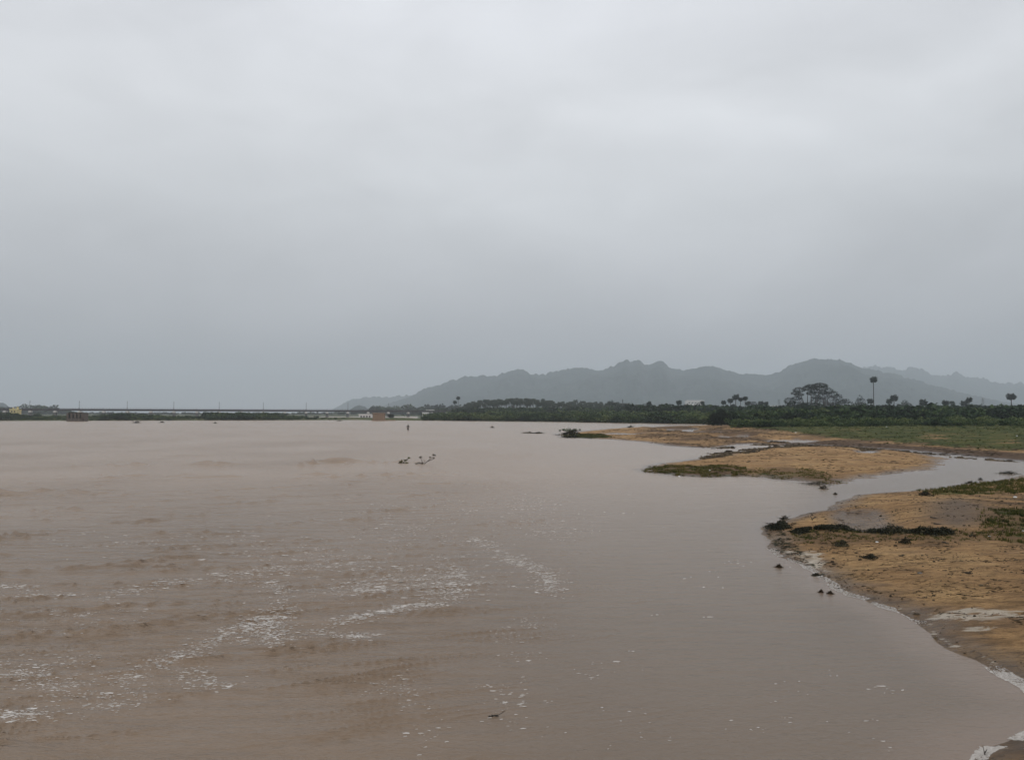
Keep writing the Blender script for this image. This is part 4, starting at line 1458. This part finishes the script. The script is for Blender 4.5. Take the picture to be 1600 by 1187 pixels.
def clump(name, px, py, wpx, hpx, label, cat='debris clump', mat=M_WEED, n=700, twigs=14, group=None, leaf=None, tint=.4, z=None):
    x, y = G(px, py)
    zt = max(hgt(x, y), 0) if z is None else z
    k = y / F
    w, h = wpx * k / 2, hpx * k
    r = bpy.data.objects.new(name, None)
    COL.objects.link(r)
    r.location = (x, y, zt)
    r['label'], r['category'] = label, cat
    if group:
        r['group'] = group
    d = rng.normal(0, .42, (n, 2)) * (w, w * 1.1)
    q = np.hypot(d[:, 0], d[:, 1]) / w
    zz = h * np.exp(-q ** 2 * 2.2) * rng.uniform(.05, 1.0, n) * (1 + .3 * np.sin(d[:, 0] / w * 5))
    link('weed', leafy('weed', np.column_stack([d, zz]), leaf or max(.018, h * .12), mat, tint), r, kind='stuff')
    m = MB()
    for i in range(twigs):
        a = rng.uniform(0, 6.28)
        l = w * rng.uniform(.4, 1.1)
        p0 = Vector((rng.normal(0, w * .3), rng.normal(0, w * .3), h * rng.uniform(0, .4)))
        p1 = p0 + Vector((math.cos(a) * l, math.sin(a) * l * .6, h * rng.uniform(-.1, .8)))
        m.tube([p0, (p0 + p1) * .5 + Vector((0, 0, h * .15)), p1], [h * .05 + .004, h * .04 + .003, .003], 4, .3, False)
    link('twig', m.mesh('twig', M_DRY), r)
    return r


clump('debris_clump', 1218, 829, 46, 12, 'dark heap of weed at the very tip of the near sand bar', n=1400)
clump('debris_clump', 1226, 811, 16, 6, 'small tangle just behind the heap at the sand bar tip', n=300)
clump('debris_clump', 1283, 925, 8, 4, 'left of two dark lumps in the water below the foam line', n=300, z=0, tint=.5, mat=M_DRY)
clump('debris_clump', 1297, 927, 9, 4, 'right of two dark lumps in the water below the foam line', n=300, z=0, tint=.5, mat=M_DRY)
clump('debris_clump', 1217, 886, 11, 5.5, 'dark lump in the water just below the sand bar tip', n=300, z=0, tint=.5, mat=M_DRY)
clump('debris_clump', 1275, 899, 13, 4, 'flat dark scrap lying at the foam line', n=260)
clump('debris_clump', 1287, 763.5, 17, 6, 'dark lump in the channel below the middle sand bar', n=300, z=0, tint=.5, mat=M_DRY)
clump('debris_clump', 1305, 772, 8, 3, 'tiny lump in the channel near the near sand bar', n=150, z=0)
clump('debris_clump', 1516, 755, 16, 5, 'dark scrap at the water edge behind the grass strip', n=300)
clump('debris_clump', 1532, 749.5, 10, 4, 'small dark scrap in the channel behind the grass strip', n=200, z=0)
clump('debris_clump', 1575, 740, 34, 5, 'dark flat heap at the right end of the channel', n=500)
clump('debris_clump', 1445, 783, 26, 7, 'dark tangle at the left end of the grass strip', n=500)
clump('debris_clump', 1360, 882, 30, 7, 'dark weed tuft lying alone on the sand below the drift line', n=600)
clump('debris_clump', 1315, 863, 26, 9, 'green grey weed tuft at the left foot of the drift line', n=600, tint=.75)
clump('debris_clump', 1414, 863, 22, 9, 'small leafy tuft on the sand right of the lone dark weed', n=400, tint=.55)
clump('debris_clump', 1275, 757, 50, 5, 'dark clods at the near corner of the middle sand bar', n=700)
clump('debris_clump', 893, 680, 38, 9, 'dark heap at the tip of the far sand bar', n=900, leaf=.10)
clump('debris_clump', 893, 683.6, 34, 4.5, 'low dark weed on the lower tip of the far sand bar', n=700, leaf=.09)
clump('debris_clump', 826, 676.5, 18, 2.2, 'thin floating debris left of the far sand bar, nearer piece', n=300, z=0, leaf=.09)
clump('debris_clump', 840, 677, 20, 2.8, 'thin floating debris touching the far sand bar tip, longer piece', n=300, z=0, leaf=.09)
clump('debris_clump', 769, 668, 8, 2.2, 'small dark scrap afloat between person and far sand bar', n=160, z=0, leaf=.10)
clump('debris_clump', 213, 661, 12, 4.5, 'dark snag poking from the water below the darkest bush', n=200, z=0, leaf=.12)
clump('debris_clump', 253, 660.2, 9, 2.4, 'low dark scrap afloat right of the snag on the left', n=160, z=0, leaf=.12)
clump('debris_clump', 336, 661.2, 6, 2.2, 'tiny dark scrap afloat before the middle bushes of the left bank', n=120, z=0, leaf=.12)
clump('debris_clump', 530, 657.8, 10, 2.0, 'low dark scrap at the waterline left of the tan block', n=160, z=0, leaf=.12)
clump('debris_clump', 985, 668, 12, 4, 'dark knob on top of the far sand bar', n=200, leaf=.09)


def branchy(name, px, py, label, arms, leaves, cat='branch', leafcol=M_SCRUB, tint=.6, thick=.05, leaf=.07, nl=26):
    """arms: list of polylines (dx px, dz px) from the foot; leaves: (dx, dz, radius px)"""
    x, y = G(px, py)
    k = y / F
    r = bpy.data.objects.new(name, None)
    COL.objects.link(r)
    r.location = (x, y, max(hgt(x, y), 0) - .02)
    r['label'], r['category'] = label, cat
    m = MB()
    for arm in arms:
        pts = [(dx * k, rng.uniform(-.25, .25) * abs(dx) * k, dz * k) for dx, dz in arm]
        m.tube(pts, [thick * (1 - .75 * i / (len(pts) - 1)) for i in range(len(pts))], 5)
    link('branch', m.mesh('branch', M_BARK, True), r)
    if leaves:
        cs = np.concatenate([ellip(dx * k, 0, dz * k, rr * k, rr * k, rr * k * .6, nl, .1) for dx, dz, rr in leaves])
        link('leaves', leafy('leaves', cs, leaf, leafcol, tint), r)
    return r


branchy('snag', 629, 723.5, 'left of two half sunk leafy snags in mid river', [[(0, -1), (4, 4), (10, 9), (12, 9)], [(-3, -1), (-1, 4), (3, 6)], [(-6, 0), (2, 1), (8, .5)]],
        [(-2, 3, 4), (4, 5, 3), (10, 8.5, 2.2), (-4, 1.5, 3), (7, 1, 3)], cat='snag', leaf=.07, thick=.03, tint=.75, leafcol=M_GRASS)
branchy('snag', 656, 725, 'right of two half sunk snags in mid river, with a long arching twig', [[(-8, -1), (-3, 3), (2, 3), (8, 0)], [(4, 0), (3, 7), (0, 11), (4, 12)], [(4, 0), (8, 5), (5, 9)], [(6, 0), (14, 7), (22, 13), (24, 18)], [(12, 5), (20, 8), (23, 9)]],
        [(-4, 1.5, 4), (2, 1.5, 4), (1, 11, 3), (21, 15, 1.6), (24, 14, 1.4), (22, 10, 1.6), (16, 11, 1.3)], cat='snag', leaf=.055, thick=.03, leafcol=M_DRY, tint=.6)
branchy('floating_twig', 765, 1119, 'small dark twig floating near the bottom centre of the river', [[(-4, 0), (2, 3), (8, 4), (14, 6), (24, 13)], [(0, 1), (4, 5), (6, 4)], [(8, 4), (14, 3)]],
        [(-1, 2, 3.2), (4, 2, 2.0)], cat='twig', thick=.012, leaf=.014, leafcol=M_WEED, tint=.2)
branchy('floating_stick', 878, 1159, 'tiny dark stick floating right of the floating twig', [[(-2, 0), (1, 2), (3, 1)]], [], cat='stick', thick=.01)
branchy('floating_stick', 1351, 1166, 'thin stick floating off the bottom right bank', [[(-3, 1), (0, .5), (4, -.5)]], [], cat='stick', thick=.008)
branchy('reed_stalk', 1540, 1181, 'thin bare stalk sticking up at the bottom right corner', [[(0, -2), (-2, 8), (-4, 18)], [(-1, 6), (3, 12)]], [], cat='stalk', thick=.008)
branchy('shrub', 888, 677.5, 'ragged green shrub on the tip of the far sand bar', [[(0, 0), (-6, 4), (-12, 6)], [(0, 0), (-2, 6), (0, 10)], [(0, 0), (6, 5), (12, 7)], [(2, 0), (10, 4), (20, 6)], [(-4, 0), (-12, 2), (-16, 4)]],
        [(-4, 5, 4), (2, 6, 4), (6, 4, 5), (-8, 6, 2.5), (11, 6, 3), (18, 6, 2), (0, 2, 5), (-13, 5, 2)], cat='shrub', thick=.05, leaf=.12, tint=.75, nl=45)
branchy('stick', 1270, 820, 'short forked stick upright at the left end of the drift line', [[(0, 0), (-2, 5), (-4, 9)], [(-1, 3), (4, 6), (8, 5)]], [], cat='stick', thick=.02)
branchy('fallen_branch', 1470, 826, 'upper of two dark sticks on the grey sand mound', [[(-16, 3), (-6, 1), (10, -1)]], [], cat='stick', thick=.025)
branchy('fallen_branch', 1476, 833, 'lower of two dark sticks on the grey sand mound', [[(-18, 3), (-4, 1), (14, -2)]], [], cat='stick', thick=.025)


def litter(px, py, wpx, label, mat=M_LITTER):
    x, y = G(px, py)
    k = y / F
    for _ in range(4):
        zt = max(hgt(x, y), 0)
        x, y = G(px, py, zt)
    w = wpx * k / 2 * .72
    m = MB()
    n = 9
    rings = []
    for j, (rr, zz) in enumerate(((1, 0), (1.05, .3), (.75, .7), (.3, .85))):
        rings.append([(math.cos(6.283 * i / n) * rr * w * (1 + .22 * math.sin(i * 2.3 + j)), math.sin(6.283 * i / n) * rr * w * .8 * (1 + .2 * math.cos(i * 1.7)), zz * w * .8) for i in range(n)])
    for a, b_ in zip(rings[:-1], rings[1:]):
        for i in range(n):
            m.poly([a[i], a[(i + 1) % n], b_[(i + 1) % n], b_[i]])
    m.poly(rings[-1])
    o = link('litter', m.mesh('litter', mat), None, (x, y, zt), label, 'litter')
    return o


litter(1370, 847, 6, 'white crumpled scrap on the dark drift line')
litter(1546, 838, 5, 'white scrap beside the dark grass at the right')
litter(1437, 896, 10, 'pale flat scrap alone on the near sand', M_PALEBARK)
litter(1599, 830, 7, 'white scrap at the right edge in the dark grass')
litter(1061, 744.5, 5, 'white scrap at the water edge of the middle sand bar')
litter(1109, 735, 4, 'tiny white scrap in the growth on the middle sand bar')
litter(1243, 676, 3.4, 'white dot of rubbish in the left part of the field')
litter(1385, 667, 2.8, 'white dot of rubbish in the back of the field')
litter(1595, 688, 5.5, 'white rubbish at the right edge of the field')
litter(1589, 681, 2.6, 'tiny white rubbish behind the one at the right edge of the field')
litter(1586, 777, 7, 'pale scrap in the soil below the grass strip')


# ------------------------------------------------------------------ wading person
def skin_body(name, verts, edges, radii, mat, root=0, lvl=1):
    me = bpy.data.meshes.new(name)
    me.from_pydata(verts, edges, [])
    o = bpy.data.objects.new(name, me)
    COL.objects.link(o)
    o.modifiers.new('skin', 'SKIN')
    for i, rr in enumerate(radii):
        me.skin_vertices[0].data[i].radius = rr if hasattr(rr, '__len__') else (rr, rr)
    me.skin_vertices[0].data[root].use_root = True
    ss = o.modifiers.new('sub', 'SUBSURF')
    ss.levels = ss.render_levels = lvl
    dg = bpy.context.evaluated_depsgraph_get()
    m2 = bpy.data.meshes.new_from_object(o.evaluated_get(dg))
    bpy.data.objects.remove(o)
    bpy.data.meshes.remove(me)
    m2.name = name
    m2.materials.clear()
    m2.materials.append(mat)
    m2.polygons.foreach_set('use_smooth', np.ones(len(m2.polygons), bool))
    return m2


x, y = G(637.5, 672)
pr = bpy.data.objects.new('person', None)
COL.objects.link(pr)
pr.location = (x, y, -.44)
pr.rotation_euler = (0, 0, .12)
pr['label'], pr['category'] = 'person in dark clothes wading thigh deep in the river', 'person'
V = [(0, 0, .95), (0, .02, 1.12), (0, .03, 1.32), (0, .02, 1.46), (0, -.01, 1.54), (0, -.03, 1.64), (0, -.03, 1.74)]
R_ = [(.16, .12), (.14, .11), (.17, .12), (.09, .08), (.055, .055), (.085, .10), (.075, .085)]
E = [(i, i + 1) for i in range(6)]
for sg in (-1, 1):
    b0 = len(V)
    V += [(sg * .10, 0, .86), (sg * .12, -.04, .50), (sg * .13, .03, .10), (sg * .13, -.02, .04), (sg * .14, -.17, .03)]
    R_ += [.095, .065, .04, .045, .032]
    E += [(0, b0), (b0, b0 + 1), (b0 + 1, b0 + 2), (b0 + 2, b0 + 3), (b0 + 3, b0 + 4)]
    b0 = len(V)
    V += [(sg * .20, .02, 1.41), (sg * .37, -.02, 1.20), (sg * .22, -.24, 1.08), (sg * .19, -.30, 1.07)]
    R_ += [.055, .042, .030, .032]
    E += [(3, b0), (b0, b0 + 1), (b0 + 1, b0 + 2), (b0 + 2, b0 + 3)]
    for f_ in range(4):
        c = len(V)
        V += [(sg * (.19 + .02 * (f_ - 1.5)), -.35, 1.055), (sg * (.19 + .02 * (f_ - 1.5)), -.385 - .006 * (f_ % 2), 1.03)]
        R_ += [.009, .008]
        E += [(b0 + 3, c), (c, c + 1)]
    c = len(V)
    V += [(sg * .145, -.31, 1.06), (sg * .125, -.335, 1.05)]
    R_ += [.011, .009]
    E += [(b0 + 3, c), (c, c + 1)]
link('body', skin_body('body', V, E, R_, M_SKIN), pr)
V = [(0, 0, .98), (0, .02, 1.12), (0, .03, 1.32), (0, .02, 1.45)]
R_ = [(.175, .135), (.155, .125), (.185, .135), (.11, .095)]
E = [(0, 1), (1, 2), (2, 3)]
for sg in (-1, 1):
    b0 = len(V)
    V += [(sg * .205, .02, 1.41), (sg * .345, 0, 1.24)]
    R_ += [.085, .075]
    E += [(3, b0), (b0, b0 + 1)]
link('shirt', skin_body('shirt', V, E, R_, M_SHIRT), pr)
V = [(0, 0, .94)]
R_ = [(.175, .135)]
E = []
for sg in (-1, 1):
    b0 = len(V)
    V += [(sg * .105, 0, .82), (sg * .125, -.03, .52)]
    R_ += [.115, .095]
    E += [(0, b0), (b0, b0 + 1)]
link('shorts', skin_body('shorts', V, E, R_, M_SHORTS), pr)
link('hair', skin_body('hair', [(0, -.01, 1.72), (0, .02, 1.80), (0, .03, 1.70)], [(0, 1), (0, 2)], [(.09, .09), (.06, .07), (.07, .06)], M_HAIR), pr)
m = MB()
for sg in (-1, 1):
    m.box(sg * .035 - .012, sg * .035 + .012, -.128, -.115, 1.665, 1.675)
m.box(-.012, .012, -.15, -.11, 1.625, 1.66)
m.box(-.025, .025, -.128, -.112, 1.60, 1.608)
link('face', m.mesh('face', M_HAIR), pr)

# ------------------------------------------------------------------ haze: one closed box of even, thin air
hz = MB()
hz.box(-11000, 11000, -600, 12600, -2.2, 640)
M_HAZE = bpy.data.materials.new('haze')
M_HAZE.use_nodes = True
t = M_HAZE.node_tree
t.nodes.clear()
out = nd(t, 'ShaderNodeOutputMaterial')
vol = nd(t, 'ShaderNodeVolumePrincipled')
vol.inputs['Color'].default_value = (.845, .922, .99, 1)
vol.inputs['Density'].default_value = 1.95e-4
vol.inputs['Anisotropy'].default_value = 0.0
t.links.new(vol.outputs[0], out.inputs['Volume'])
link('haze', hz.mesh('haze', M_HAZE), kind='stuff', label='pale grey humid haze over river, trees and hills')
